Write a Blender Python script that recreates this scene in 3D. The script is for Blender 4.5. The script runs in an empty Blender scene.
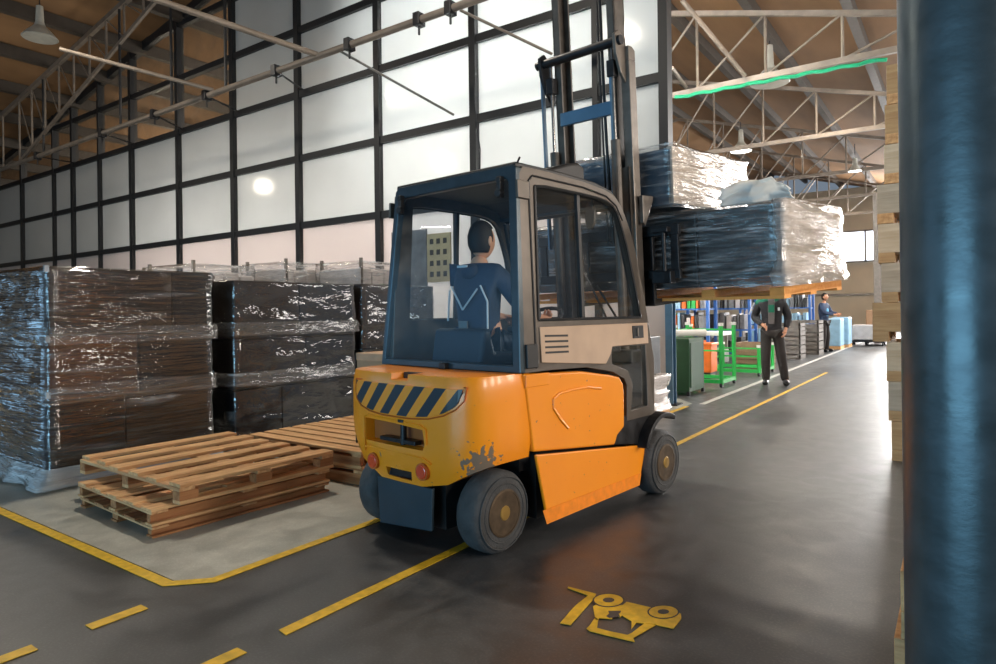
import bpy, bmesh, math, random
from mathutils import Vector, Matrix, noise
random.seed(7)
PI = math.pi
C = bpy.context.scene.collection

# ------------------------------------------------------------------ camera frame (also used to measure the place)
TH = math.atan(462/655); F = 655.; H = 1.3; CX, CY = 498., 311.8; RO = math.atan(.0126)
cT, sT = math.cos(TH), math.sin(TH); cr, sr = math.cos(RO), math.sin(RO)
def ray(px, py):
    u = (px-CX)/F; v = (CY-py)/F
    a = u*cr+v*sr; b = -u*sr+v*cr
    return (a*cT-sT, a*sT+cT, b)
def fl(px, py, z=0.):
    r = ray(px, py); t = (z-H)/r[2]; return Vector((r[0]*t, r[1]*t, z))
def atY(px, py, Y):
    r = ray(px, py); t = Y/r[1]; return Vector((r[0]*t, Y, H+r[2]*t))

# ------------------------------------------------------------------ materials
MATS = {}
def nt(name):
    m = bpy.data.materials.new(name); m.use_nodes = True
    n = m.node_tree; n.nodes.clear()
    return m, n, n.nodes, n.links
def lin(c):
    return tuple(((x/255.)/12.92 if x/255. <= .04045 else ((x/255.+.055)/1.055)**2.4) for x in c)+(1.,)
def pbr(name, col, rough=.5, metal=0., var=.12, scale=6., bump=0., bscale=40., stretch=(1,1,1), spec=.5, coat=0., col2=None, rvar=.0, coord='Object'):
    if name in MATS: return MATS[name]
    m, n, N, L = nt(name)
    out = N.new('ShaderNodeOutputMaterial'); b = N.new('ShaderNodeBsdfPrincipled')
    tc = N.new('ShaderNodeTexCoord'); mp = N.new('ShaderNodeMapping'); mp.inputs['Scale'].default_value = stretch
    L.new(tc.outputs[coord], mp.inputs['Vector'])
    ns = N.new('ShaderNodeTexNoise'); ns.inputs['Scale'].default_value = scale; ns.inputs['Detail'].default_value = 5
    L.new(mp.outputs[0], ns.inputs['Vector'])
    rp = N.new('ShaderNodeMapRange'); rp.inputs[1].default_value = .3; rp.inputs[2].default_value = .7
    L.new(ns.outputs[0], rp.inputs[0])
    mx = N.new('ShaderNodeMixRGB')
    c = lin(col)
    if col2: mx.inputs[1].default_value = c; mx.inputs[2].default_value = lin(col2)
    else:
        mx.inputs[1].default_value = tuple(x*(1-var) for x in c[:3])+(1,); mx.inputs[2].default_value = tuple(min(1, x*(1+var)) for x in c[:3])+(1,)
    L.new(rp.outputs[0], mx.inputs[0]); L.new(mx.outputs[0], b.inputs['Base Color'])
    b.inputs['Roughness'].default_value = rough; b.inputs['Metallic'].default_value = metal
    b.inputs['Specular IOR Level'].default_value = spec
    b.inputs['Coat Weight'].default_value = coat; b.inputs['Coat Roughness'].default_value = .08
    if rvar:
        r2 = N.new('ShaderNodeMapRange'); r2.inputs[1].default_value = .3; r2.inputs[2].default_value = .7
        r2.inputs[3].default_value = max(0, rough-rvar); r2.inputs[4].default_value = min(1, rough+rvar)
        L.new(ns.outputs[0], r2.inputs[0]); L.new(r2.outputs[0], b.inputs['Roughness'])
    if bump:
        n2 = N.new('ShaderNodeTexNoise'); n2.inputs['Scale'].default_value = bscale; n2.inputs['Detail'].default_value = 4
        L.new(mp.outputs[0], n2.inputs['Vector'])
        bp = N.new('ShaderNodeBump'); bp.inputs['Strength'].default_value = bump; bp.inputs['Distance'].default_value = .02
        L.new(n2.outputs[0], bp.inputs['Height']); L.new(bp.outputs[0], b.inputs['Normal'])
    L.new(b.outputs[0], out.inputs[0])
    MATS[name] = m; return m
def wood(name, a, b_, axis=1, rough=.75):
    st = [14, 14, 14]; st[axis] = 1.2
    return pbr(name, a, rough, col2=b_, scale=2.2, stretch=tuple(st), bump=.25, bscale=6)
def emit(name, col, s):
    m, n, N, L = nt(name); o = N.new('ShaderNodeOutputMaterial'); e = N.new('ShaderNodeEmission')
    e.inputs[0].default_value = lin(col); e.inputs[1].default_value = s; L.new(e.outputs[0], o.inputs[0]); return m
def schlick(N, L, mul, add, normal=None):
    lw = N.new('ShaderNodeLayerWeight'); lw.inputs['Blend'].default_value = .5
    if normal is not None: L.new(normal, lw.inputs['Normal'])
    pw = N.new('ShaderNodeMath'); pw.operation = 'POWER'; pw.inputs[1].default_value = 5.; L.new(lw.outputs['Facing'], pw.inputs[0])
    f0 = N.new('ShaderNodeMath'); f0.operation = 'MULTIPLY_ADD'; f0.inputs[1].default_value = .96; f0.inputs[2].default_value = .04; L.new(pw.outputs[0], f0.inputs[0])
    m = N.new('ShaderNodeMath'); m.operation = 'MULTIPLY_ADD'; m.inputs[1].default_value = mul; m.inputs[2].default_value = add; m.use_clamp = True; L.new(f0.outputs[0], m.inputs[0])
    return m
def thin_glass(name, tint=(1,1,1), refl=1.0, haze=0., hazecol=(200,210,215), gr=.03):
    m, n, N, L = nt(name); o = N.new('ShaderNodeOutputMaterial')
    t = N.new('ShaderNodeBsdfTransparent'); t.inputs[0].default_value = tuple(tint)+(1,)
    g = N.new('ShaderNodeBsdfGlossy'); g.inputs['Roughness'].default_value = gr
    ml = schlick(N, L, refl, 0.)
    mx = N.new('ShaderNodeMixShader'); L.new(ml.outputs[0], mx.inputs[0]); L.new(t.outputs[0], mx.inputs[1]); L.new(g.outputs[0], mx.inputs[2])
    last = mx
    if haze:
        tc = N.new('ShaderNodeTexCoord'); ns = N.new('ShaderNodeTexNoise'); ns.inputs['Scale'].default_value = 3; ns.inputs['Detail'].default_value = 6
        L.new(tc.outputs['Object'], ns.inputs['Vector'])
        mr = N.new('ShaderNodeMapRange'); mr.inputs[1].default_value = .35; mr.inputs[2].default_value = .75; mr.inputs[3].default_value = haze*.4; mr.inputs[4].default_value = haze*1.6
        L.new(ns.outputs[0], mr.inputs[0])
        d = N.new('ShaderNodeBsdfDiffuse'); d.inputs[0].default_value = lin(hazecol)
        m2 = N.new('ShaderNodeMixShader'); L.new(mr.outputs[0], m2.inputs[0]); L.new(mx.outputs[0], m2.inputs[1]); L.new(d.outputs[0], m2.inputs[2]); last = m2
    L.new(last.outputs[0], o.inputs[0]); return m
def film_mat(name, base=.10, streak=.5, zs=26., col=(225,228,230), rough=.16, bump=.6, lo=.5, hi=.72, fk_=1.5, xy=3.6):
    """stretch film: mostly clear, whitish where it is gathered into fine horizontal folds"""
    m, n, N, L = nt(name); o = N.new('ShaderNodeOutputMaterial')
    tc = N.new('ShaderNodeTexCoord')
    def ns(scale, st, det=5, rot=None):
        mp = N.new('ShaderNodeMapping'); mp.inputs['Scale'].default_value = st
        if rot: mp.inputs['Rotation'].default_value = rot
        L.new(tc.outputs['Object'], mp.inputs[0])
        x = N.new('ShaderNodeTexNoise'); x.inputs['Scale'].default_value = scale; x.inputs['Detail'].default_value = det; x.inputs['Distortion'].default_value = .25
        L.new(mp.outputs[0], x.inputs['Vector']); return x
    fine = ns(1., (xy, xy, zs*3.2), 3); big = ns(1., (1.6, 1.6, 5.), 4, (.12, .1, 0)); 
    def mr(src, a, b, c, d):
        x = N.new('ShaderNodeMapRange'); x.inputs[1].default_value = a; x.inputs[2].default_value = b; x.inputs[3].default_value = c; x.inputs[4].default_value = d
        L.new(src, x.inputs[0]); return x.outputs[0]
    f1 = mr(fine.outputs[0], lo, hi, 0, 1); f2 = mr(big.outputs[0], .42, .68, .15, 1)
    ml = N.new('ShaderNodeMath'); ml.operation = 'MULTIPLY'; L.new(f1, ml.inputs[0]); L.new(f2, ml.inputs[1])
    ma = N.new('ShaderNodeMath'); ma.operation = 'MULTIPLY_ADD'; ma.inputs[1].default_value = streak; ma.inputs[2].default_value = base; ma.use_clamp = True
    L.new(ml.outputs[0], ma.inputs[0])
    bp = N.new('ShaderNodeBump'); bp.inputs['Strength'].default_value = bump; bp.inputs['Distance'].default_value = .03
    ad = N.new('ShaderNodeMath'); L.new(fine.outputs[0], ad.inputs[0]); L.new(big.outputs[0], ad.inputs[1]); L.new(ad.outputs[0], bp.inputs['Height'])
    t = N.new('ShaderNodeBsdfTransparent'); t.inputs[0].default_value = (.97, .97, .97, 1)
    g = N.new('ShaderNodeBsdfGlossy'); g.inputs['Roughness'].default_value = rough; L.new(bp.outputs[0], g.inputs['Normal'])
    fm = schlick(N, L, fk_*1.15, .02, bp.outputs[0])
    d = N.new('ShaderNodeBsdfDiffuse'); d.inputs[0].default_value = lin(col); L.new(bp.outputs[0], d.inputs['Normal'])
    m1 = N.new('ShaderNodeMixShader'); L.new(ma.outputs[0], m1.inputs[0]); L.new(t.outputs[0], m1.inputs[1]); L.new(d.outputs[0], m1.inputs[2])
    m2 = N.new('ShaderNodeMixShader'); L.new(fm.outputs[0], m2.inputs[0]); L.new(m1.outputs[0], m2.inputs[1]); L.new(g.outputs[0], m2.inputs[2])
    L.new(m2.outputs[0], o.inputs[0]); return m
def pane_mat(name, ca, cb_, rg):
    m, n, N, L = nt(name); o = N.new('ShaderNodeOutputMaterial')
    tc = N.new('ShaderNodeTexCoord'); ns = N.new('ShaderNodeTexNoise'); ns.inputs['Scale'].default_value = .7; ns.inputs['Detail'].default_value = 4
    L.new(tc.outputs['Object'], ns.inputs[0])
    rp = N.new('ShaderNodeMixRGB'); rp.inputs[1].default_value = ca; rp.inputs[2].default_value = cb_; L.new(ns.outputs[0], rp.inputs[0])
    tr = N.new('ShaderNodeBsdfTranslucent'); L.new(rp.outputs[0], tr.inputs[0])
    d = N.new('ShaderNodeBsdfDiffuse'); L.new(rp.outputs[0], d.inputs[0])
    g = N.new('ShaderNodeBsdfGlossy'); g.inputs['Roughness'].default_value = rg
    fr = N.new('ShaderNodeFresnel'); fr.inputs[0].default_value = 1.5
    a = N.new('ShaderNodeMixShader'); a.inputs[0].default_value = .5; L.new(d.outputs[0], a.inputs[1]); L.new(tr.outputs[0], a.inputs[2])
    b = N.new('ShaderNodeMixShader'); L.new(fr.outputs[0], b.inputs[0]); L.new(a.outputs[0], b.inputs[1]); L.new(g.outputs[0], b.inputs[2])
    L.new(b.outputs[0], o.inputs[0]); return m
def floor_mat(name, c1, c2, rlo, rhi, sc=1.3, spk=.35, spec=.5):
    m, n, N, L = nt(name); o = N.new('ShaderNodeOutputMaterial'); b = N.new('ShaderNodeBsdfPrincipled')
    tc = N.new('ShaderNodeTexCoord')
    def ns(s, d=6, dist=0., st=(1,1,1)):
        mp = N.new('ShaderNodeMapping'); mp.inputs['Scale'].default_value = st; L.new(tc.outputs['Object'], mp.inputs[0])
        x = N.new('ShaderNodeTexNoise'); x.inputs['Scale'].default_value = s; x.inputs['Detail'].default_value = d; x.inputs['Distortion'].default_value = dist
        L.new(mp.outputs[0], x.inputs[0]); return x.outputs[0]
    big = ns(sc, 5, .6, (1.6, .5, 1)); fine = ns(90, 3); mid = ns(6, 6, .8)
    r = N.new('ShaderNodeMapRange'); r.inputs[1].default_value = .35; r.inputs[2].default_value = .68; L.new(big, r.inputs[0])
    mx = N.new('ShaderNodeMixRGB'); mx.inputs[1].default_value = lin(c1); mx.inputs[2].default_value = lin(c2); L.new(r.outputs[0], mx.inputs[0])
    r2 = N.new('ShaderNodeMapRange'); r2.inputs[1].default_value = .5; r2.inputs[2].default_value = .8; r2.inputs[3].default_value = 0; r2.inputs[4].default_value = spk; L.new(fine, r2.inputs[0])
    m3 = N.new('ShaderNodeMixRGB'); m3.inputs[2].default_value = lin(tuple(min(255, x*1.7) for x in c2)); L.new(r2.outputs[0], m3.inputs[0]); L.new(mx.outputs[0], m3.inputs[1])
    r4 = N.new('ShaderNodeMapRange'); r4.inputs[1].default_value = .35; r4.inputs[2].default_value = .7; r4.inputs[3].default_value = .82; r4.inputs[4].default_value = 1.12; L.new(mid, r4.inputs[0])
    m4 = N.new('ShaderNodeMixRGB'); m4.blend_type = 'MULTIPLY'; m4.inputs[0].default_value = 1; L.new(m3.outputs[0], m4.inputs[1]); L.new(r4.outputs[0], m4.inputs[2])
    L.new(m4.outputs[0], b.inputs['Base Color'])
    ad = N.new('ShaderNodeMath'); L.new(big, ad.inputs[0]); L.new(mid, ad.inputs[1])
    r3 = N.new('ShaderNodeMapRange'); r3.inputs[1].default_value = .75; r3.inputs[2].default_value = 1.25; r3.inputs[3].default_value = rlo; r3.inputs[4].default_value = rhi; L.new(ad.outputs[0], r3.inputs[0])
    L.new(r3.outputs[0], b.inputs['Roughness']); b.inputs['Specular IOR Level'].default_value = spec
    bp = N.new('ShaderNodeBump'); bp.inputs['Strength'].default_value = .12; bp.inputs['Distance'].default_value = .004; L.new(fine, bp.inputs['Height']); L.new(bp.outputs[0], b.inputs['Normal'])
    L.new(b.outputs[0], o.inputs[0]); return m
def stripe_mat():
    m, n, N, L = nt('hazard_stripes'); o = N.new('ShaderNodeOutputMaterial'); b = N.new('ShaderNodeBsdfPrincipled')
    tc = N.new('ShaderNodeTexCoord'); sp = N.new('ShaderNodeSeparateXYZ'); L.new(tc.outputs['Object'], sp.inputs[0])
    a = N.new('ShaderNodeMath'); a.operation = 'MULTIPLY_ADD'; a.inputs[1].default_value = -.85; L.new(sp.outputs['Z'], a.inputs[0]); L.new(sp.outputs['X'], a.inputs[2])
    s = N.new('ShaderNodeMath'); s.operation = 'MULTIPLY_ADD'; s.inputs[1].default_value = 1/.15; s.inputs[2].default_value = 8.62; L.new(a.outputs[0], s.inputs[0])
    f = N.new('ShaderNodeMath'); f.operation = 'FRACT'; L.new(s.outputs[0], f.inputs[0])
    g = N.new('ShaderNodeMath'); g.operation = 'GREATER_THAN'; g.inputs[1].default_value = .46; L.new(f.outputs[0], g.inputs[0])
    mx = N.new('ShaderNodeMixRGB'); mx.inputs[1].default_value = lin((245,150,30)); mx.inputs[2].default_value = lin((28,42,52)); L.new(g.outputs[0], mx.inputs[0])
    L.new(mx.outputs[0], b.inputs['Base Color']); b.inputs['Roughness'].default_value = .35; L.new(b.outputs[0], o.inputs[0]); return m
def paint_mat():
    """orange paint, chipped to bare grey along the lower right corner of the counterweight"""
    m, n, N, L = nt('orange_paint'); o = N.new('ShaderNodeOutputMaterial'); b = N.new('ShaderNodeBsdfPrincipled')
    tc = N.new('ShaderNodeTexCoord'); ns = N.new('ShaderNodeTexNoise'); ns.inputs['Scale'].default_value = 3.5; ns.inputs['Detail'].default_value = 5; L.new(tc.outputs['Object'], ns.inputs[0])
    mx = N.new('ShaderNodeMixRGB'); mx.inputs[1].default_value = lin((240,140,14)); mx.inputs[2].default_value = lin((250,154,20)); L.new(ns.outputs[0], mx.inputs[0])
    n2 = N.new('ShaderNodeTexNoise'); n2.inputs['Scale'].default_value = 34; n2.inputs['Detail'].default_value = 8; L.new(tc.outputs['Object'], n2.inputs[0])
    vd = N.new('ShaderNodeVectorMath'); vd.operation = 'DISTANCE'; vd.inputs[1].default_value = (.525, -.13, .50); L.new(tc.outputs['Object'], vd.inputs[0])
    r = N.new('ShaderNodeMapRange'); r.inputs[1].default_value = .04; r.inputs[2].default_value = .17; r.inputs[3].default_value = .22; r.inputs[4].default_value = -.12; L.new(vd.outputs['Value'], r.inputs[0])
    ad = N.new('ShaderNodeMath'); L.new(n2.outputs[0], ad.inputs[0]); L.new(r.outputs[0], ad.inputs[1])
    gt = N.new('ShaderNodeMath'); gt.operation = 'GREATER_THAN'; gt.inputs[1].default_value = .6; L.new(ad.outputs[0], gt.inputs[0])
    m2 = N.new('ShaderNodeMixRGB'); m2.inputs[2].default_value = lin((120,105,90)); L.new(gt.outputs[0], m2.inputs[0]); L.new(mx.outputs[0], m2.inputs[1])
    L.new(m2.outputs[0], b.inputs['Base Color']); b.inputs['Roughness'].default_value = .38; b.inputs['Coat Weight'].default_value = .35; b.inputs['Coat Roughness'].default_value = .15
    L.new(b.outputs[0], o.inputs[0]); return m

ORANGE = paint_mat()
STRIPE = stripe_mat()
CAB = pbr('cab_frame_paint', (92,84,76), .38, metal=.35, var=.15, scale=9)
CABREAR = pbr('cab_paint_blue_lit', (52,66,74), .32, metal=.3, var=.2, scale=9)  # same grey cab paint, blue light from behind put into its colour
BLACK = pbr('black_plastic', (26,27,29), .5, var=.2)
DARK = pbr('dark_steel', (48,48,50), .42, metal=.6, var=.25, scale=12, rvar=.1)
GREY = pbr('grey_steel', (120,112,104), .4, metal=.55, var=.2, scale=12)
BEIGE = pbr('beige_panel', (186,160,136), .55, var=.08)
TYRE = pbr('tyre_rubber', (66,67,68), .85, var=.3, scale=10, bump=.3, bscale=60)
TYRETREAD = TYRE
RIM = pbr('rusty_rim', (84,70,54), .55, metal=.6, var=.35, scale=18)
HUB = pbr('brass_hub', (150,120,60), .5, metal=.6)
REDLENS = pbr('red_lens', (214,70,34), .25, var=.05, coat=.5)
MASTM = pbr('mast_steel', (92,86,80), .5, metal=.3, var=.25, scale=14)
CHROME = pbr('steel_rod', (170,168,165), .22, metal=.95, var=.08)
BLUEST = pbr('blue_painted_steel', (92,126,152), .4, metal=.2, var=.15)
GLASS = thin_glass('cab_glass', (.985,.99,.99), .9, .008)
GLASSR = thin_glass('cab_rear_glass', (.88,.95,.98), .30, .012, (90,150,190), .16)  # blue of the reflected daylight put into tint and haze colour
FROST = pane_mat('frosted_pane', (.60,.60,.58,1), (.72,.72,.70,1), .09)
PANELW = pane_mat('pale_pink_panel', (.66,.60,.57,1), (.72,.66,.63,1), .35)
CLEARP = thin_glass('clear_pane', (.93,.92,.90), 1., .12, (150,135,115))
MULL = pbr('mullion_paint', (30,31,33), .5, var=.1)
WHITEW = pbr('white_wall_panel', (214,204,200), .6, var=.04, scale=1.5)
CREAM = pbr('cream_wall', (206,196,176), .8, var=.05, scale=1.)
ROOFM = pbr('roof_board', (132,98,64), .8, var=.18, scale=1.2, stretch=(1,.3,1))
PURL = pbr('roof_beam_paint', (66,58,50), .6, var=.15)
TRUSS = pbr('truss_paint', (126,114,102), .5, metal=.3, var=.2, scale=4)
FLOORD = floor_mat('asphalt_floor', (50,52,54), (68,69,70), .33, .50, spec=.7)
FLOORC = floor_mat('concrete_floor', (150,151,142), (186,184,172), .35, .6, spk=.15)
YEL = pbr('yellow_line_paint', (214,172,34), .5, var=.22, scale=22)
WLINE = pbr('white_line_paint', (190,188,184), .5, var=.15, scale=14)
WOODA = wood('pallet_wood', (190,138,90), (232,188,134), 1)
WOODX = wood('pallet_wood_cross', (178,128,84), (220,176,126), 0)
WOODO = wood('weathered_wood', (140,88,50), (186,130,82), 1)
WOODP = wood('fresh_pine', (226,150,70), (240,176,98), 0)
WOODW = wood('planed_spruce', (196,172,140), (222,204,176), 0)
CARD = pbr('cardboard', (176,140,108), .8, var=.06)
PARTB = pbr('brown_cabinet_panel', (84,54,36), .5, var=.3, scale=1.5)
PARTD = pbr('black_cabinet_panel', (24,25,28), .42, var=.4, scale=1.5)
PARTG = pbr('dark_brown_cabinet_panel', (48,38,32), .45, var=.4, scale=2.5)
FILM = film_mat('stretch_film', .0, .40, zs=6.5, rough=.08, bump=1., lo=.57, hi=.68, fk_=3., xy=1.3)
FILM2 = film_mat('loose_stretch_film', .0, .22, fk_=1.8, zs=2.6, bump=.9, rough=.10, lo=.55, hi=.8)
FILMW = film_mat('white_stretch_film', .45, .45, fk_=.8, col=(204,194,186), rough=.25, zs=14, lo=.4)
FILMT = film_mat('thick_stretch_film', .02, .75, fk_=2.0, zs=11., lo=.48, hi=.66)
FILMB = film_mat('base_stretch_film', .45, .5, zs=10., bump=1.)
FILMF = film_mat('folded_stretch_film', .06, .5, zs=8., bump=1., fk_=3., xy=2.5, lo=.46, hi=.68)
FOAM = pbr('white_foam_sheet', (232,232,228), .7, var=.03)
GREEN = pbr('green_paint', (34,170,74), .42, var=.1)
GREEND = pbr('dark_green_panel', (8,62,26), .5, var=.1)
BLUE = pbr('blue_rack_paint', (34,92,164), .45, var=.1)
ORP = pbr('orange_bin_plastic', (236,110,30), .45)
STEELG = pbr('grey_parts', (112,112,114), .45, metal=.4, var=.3, scale=9)
GALV = pbr('galvanised_pillar', (74,86,90), .36, metal=.55, col2=(88,100,106), scale=7, stretch=(1,1,1.6), bump=.05, bscale=22, rvar=.08)
SKIN = pbr('skin', (206,150,118), .55, var=.05)
HAIR = pbr('dark_hair', (26,20,17), .7, var=.3, scale=60)
JACK = pbr('dark_work_jacket', (38,37,40), .85, var=.15, bump=.3, bscale=30)
NAVY = pbr('navy_work_jacket', (40,56,78), .8, var=.15, bump=.3, bscale=30)
TROU = pbr('dark_work_trousers', (44,38,36), .85, var=.15, bump=.3, bscale=30)
GRN = pbr('green_fabric', (14,104,78), .8)
REFL = pbr('reflective_grey_tape', (205,208,210), .4)
SHOE = pbr('black_shoe', (18,18,20), .4)
LBLUE = pbr('light_blue_fabric', (74,150,190), .8)
GCAB = pbr('green_cable', (20,150,104), .5)
LAMPW = emit('lamp_glow', (255,248,236), 9.)
SKYW = emit('daylight_glass', (232,240,255), 3.2)
ENAMEL = pbr('lamp_enamel', (172,170,160), .4)

# ------------------------------------------------------------------ mesh builder
class MB:
    def __init__(s): s.bm = bmesh.new()
    def box(s, x0, x1, y0, y1, z0, z1, M=None):
        vs = [s.bm.verts.new(p) for p in [(x0,y0,z0),(x1,y0,z0),(x1,y1,z0),(x0,y1,z0),(x0,y0,z1),(x1,y0,z1),(x1,y1,z1),(x0,y1,z1)]]
        if M:
            for v in vs: v.co = M @ v.co
        for f in [(0,3,2,1),(4,5,6,7),(0,1,5,4),(1,2,6,5),(2,3,7,6),(3,0,4,7)]: s.bm.faces.new([vs[i] for i in f])
        return s
    def bar(s, a, b, w, h=None, up=(0,0,1)):
        a, b = Vector(a), Vector(b); d = b-a; L = d.length; h = h or w
        z = d.normalized(); u = Vector(up)
        if abs(z.dot(u)) > .98: u = Vector((0,1,0))
        x = z.cross(u).normalized(); y = z.cross(x).normalized()
        M = Matrix((x, y, z)).transposed().to_4x4(); M.translation = a
        return s.box(-w/2, w/2, -h/2, h/2, 0, L, M)
    def cyl(s, a, b, r, r2=None, seg=16, cap=True):
        a, b = Vector(a), Vector(b); d = b-a; L = d.length; r2 = r if r2 is None else r2
        z = d.normalized(); u = Vector((0,0,1))
        if abs(z.dot(u)) > .98: u = Vector((0,1,0))
        x = z.cross(u).normalized(); y = z.cross(x)
        A = []; B = []
        for i in range(seg):
            t = 2*PI*i/seg; e = x*math.cos(t)+y*math.sin(t)
            A.append(s.bm.verts.new(a+e*r)); B.append(s.bm.verts.new(b+e*r2))
        for i in range(seg):
            j = (i+1) % seg; s.bm.faces.new((A[i], A[j], B[j], B[i]))
        if cap: s.bm.faces.new(list(reversed(A))); s.bm.faces.new(B)
        return s
    def tube(s, pts, r, seg=8):
        for i in range(len(pts)-1): s.cyl(pts[i], pts[i+1], r, seg=seg)
        return s
    def prism(s, poly, axis, lo, hi):
        """poly of 2D points in the plane normal to axis, extruded lo..hi. axis 0: (y,z), 1: (x,z), 2: (x,y)"""
        def P(p, t):
            return (t, p[0], p[1]) if axis == 0 else (p[0], t, p[1]) if axis == 1 else (p[0], p[1], t)
        A = [s.bm.verts.new(P(p, lo)) for p in poly]; B = [s.bm.verts.new(P(p, hi)) for p in poly]; n = len(poly)
        s.bm.faces.new(A); s.bm.faces.new(list(reversed(B)))
        for i in range(n):
            j = (i+1) % n; s.bm.faces.new((A[i], B[i], B[j], A[j]))
        return s
    def ring(s, outer, inner, axis, lo, hi):
        """frame between two loops with the same number of points"""
        def P(p, t):
            return (t, p[0], p[1]) if axis == 0 else (p[0], t, p[1]) if axis == 1 else (p[0], p[1], t)
        n = len(outer)
        a = [[s.bm.verts.new(P(p, t)) for p in q] for q in (outer, inner) for t in (lo, hi)]
        for i in range(n):
            j = (i+1) % n
            s.bm.faces.new((a[0][i], a[0][j], a[2][j], a[2][i])); s.bm.faces.new((a[1][j], a[1][i], a[3][i], a[3][j]))
            s.bm.faces.new((a[0][j], a[0][i], a[1][i], a[1][j])); s.bm.faces.new((a[2][i], a[2][j], a[3][j], a[3][i]))
        return s
    def lathe(s, prof, axis_x=0., seg=40, c=(0,0,0)):
        """profile of (x, r) about the X axis through c"""
        rows = []
        for (x, r) in prof:
            rows.append([s.bm.verts.new((c[0]+x, c[1]+r*math.cos(2*PI*i/seg), c[2]+r*math.sin(2*PI*i/seg))) for i in range(seg)])
        for k in range(len(rows)-1):
            for i in range(seg):
                j = (i+1) % seg; s.bm.faces.new((rows[k][i], rows[k][j], rows[k+1][j], rows[k+1][i]))
        s.bm.faces.new(rows[0]); s.bm.faces.new(list(reversed(rows[-1])))
        return s
    def latheZ(s, prof, seg=24, c=(0,0,0)):
        rows = []
        for (r, z) in prof:
            rows.append([s.bm.verts.new((c[0]+r*math.cos(2*PI*i/seg), c[1]+r*math.sin(2*PI*i/seg), c[2]+z)) for i in range(seg)])
        for k in range(len(rows)-1):
            for i in range(seg):
                j = (i+1) % seg; s.bm.faces.new((rows[k][i], rows[k][j], rows[k+1][j], rows[k+1][i]))
        s.bm.faces.new(rows[0]); s.bm.faces.new(list(reversed(rows[-1])))
        return s
    def build(s, name, mat, parent=None, bevel=0., smooth=False, seg=2):
        bmesh.ops.recalc_face_normals(s.bm, faces=s.bm.faces[:])
        me = bpy.data.meshes.new(name); s.bm.to_mesh(me); s.bm.free()
        if smooth: 
            for p in me.polygons: p.use_smooth = True
        o = bpy.data.objects.new(name, me); me.materials.append(mat); C.objects.link(o)
        if parent: o.parent = parent
        if bevel:
            b = o.modifiers.new('bevel', 'BEVEL'); b.width = bevel; b.segments = seg; b.limit_method = 'ANGLE'; b.angle_limit = math.radians(35); b.harden_normals = False
        return o
def smooth_angle(o, deg=35):
    me = o.data
    for p in me.polygons: p.use_smooth = True
    bm = bmesh.new(); bm.from_mesh(me)
    for e in bm.edges:
        if len(e.link_faces) == 2 and e.calc_face_angle(0) > math.radians(deg): e.smooth = False
    bm.to_mesh(me); bm.free()
    return o
def tag(o, label=None, cat=None, group=None, kind=None):
    if label: o['label'] = label
    if cat: o['category'] = cat
    if group: o['group'] = group
    if kind: o['kind'] = kind
    return o
def empty(name, loc=(0,0,0), rz=0., rx=0.):
    o = bpy.data.objects.new(name, None); o.empty_display_size = .2; o.location = loc; o.rotation_euler = (rx, 0, rz); C.objects.link(o); return o
def copy_tree(o, parent=None):
    c = o.copy(); C.objects.link(c)
    if parent: c.parent = parent
    for ch in [x for x in bpy.data.objects if x.parent == o]: copy_tree(ch, c)
    return c
def bake(o):
    """apply the modifiers of a mesh object into its mesh"""
    dg = bpy.context.evaluated_depsgraph_get(); dg.update()
    me = bpy.data.meshes.new_from_object(o.evaluated_get(dg)); o.modifiers.clear(); old = o.data; o.data = me; me.name = o.name
    return o
def cut(o, cutter):
    m = o.modifiers.new('cut', 'BOOLEAN'); m.operation = 'DIFFERENCE'; m.object = cutter; m.solver = 'EXACT'
    bake(o); bpy.data.objects.remove(cutter); return o

# ================================================================== SETTING
# floor
YW = 8.706
f = MB().box(-34, 8, -8, 46, -.12, 0).build('floor', FLOORD); tag(f, kind='structure')
zc = MB().prism([(-34,1.70),(-3.12,1.70),(-3.03,1.80),(-3.03,8.9),(-3.35,9.3),(-34,9.3)], 2, 0., .0025).build('floor', FLOORC); tag(zc, kind='structure')
# walls
tag(MB().box(-34, 8, 44, 44.3, 0, 8.4).build('wall_back', CREAM), kind='structure')
tag(MB().box(-34.2, -34, -8, 44.3, 0, 7).build('wall_left', CREAM), kind='structure')
# ceiling: gable roof with beams along the hall
RX, RZ = -9.5, 9.75
def roofz(x): return RZ+(x-RX)*.166 if x < RX else RZ-(x-RX)*.27
ce = MB().prism([(-34.2, roofz(-34.2)), (RX, RZ), (8, roofz(8)), (8, roofz(8)+.15), (RX, RZ+.15), (-34.2, roofz(-34.2)+.15)], 1, -8, 44.3).build('ceiling', ROOFM)
tag(ce, kind='structure')
x = -33.
while x < 7:
    MB().box(x-.09, x+.09, -7.9, 43.9, roofz(x)-.30, roofz(x)-.01).build('beam', PURL, ce)
    x += 1.95
# far-end windows
wf = empty('window_2', (-7.0, 43.95, 0)); tag(wf, kind='structure')
for i in range(9):
    MB().box(i*1.25+.05, i*1.25+1.20, -.06, -.02, 4.05, 5.75).build('pane', SKYW, wf)
fr = MB()
for i in range(10): fr.box(i*1.25-.05, i*1.25+.05, -.12, 0, 3.95, 5.85)
fr.box(-.05, 11.3, -.12, 0, 3.95, 4.05); fr.box(-.05, 11.3, -.12, 0, 5.75, 5.85)
fr.build('window_frame', GREY, wf)
tag(MB().box(-34, 8, 43.9, 44, 2.0, 2.12).build('trim_1', GREY), kind='structure')
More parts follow.
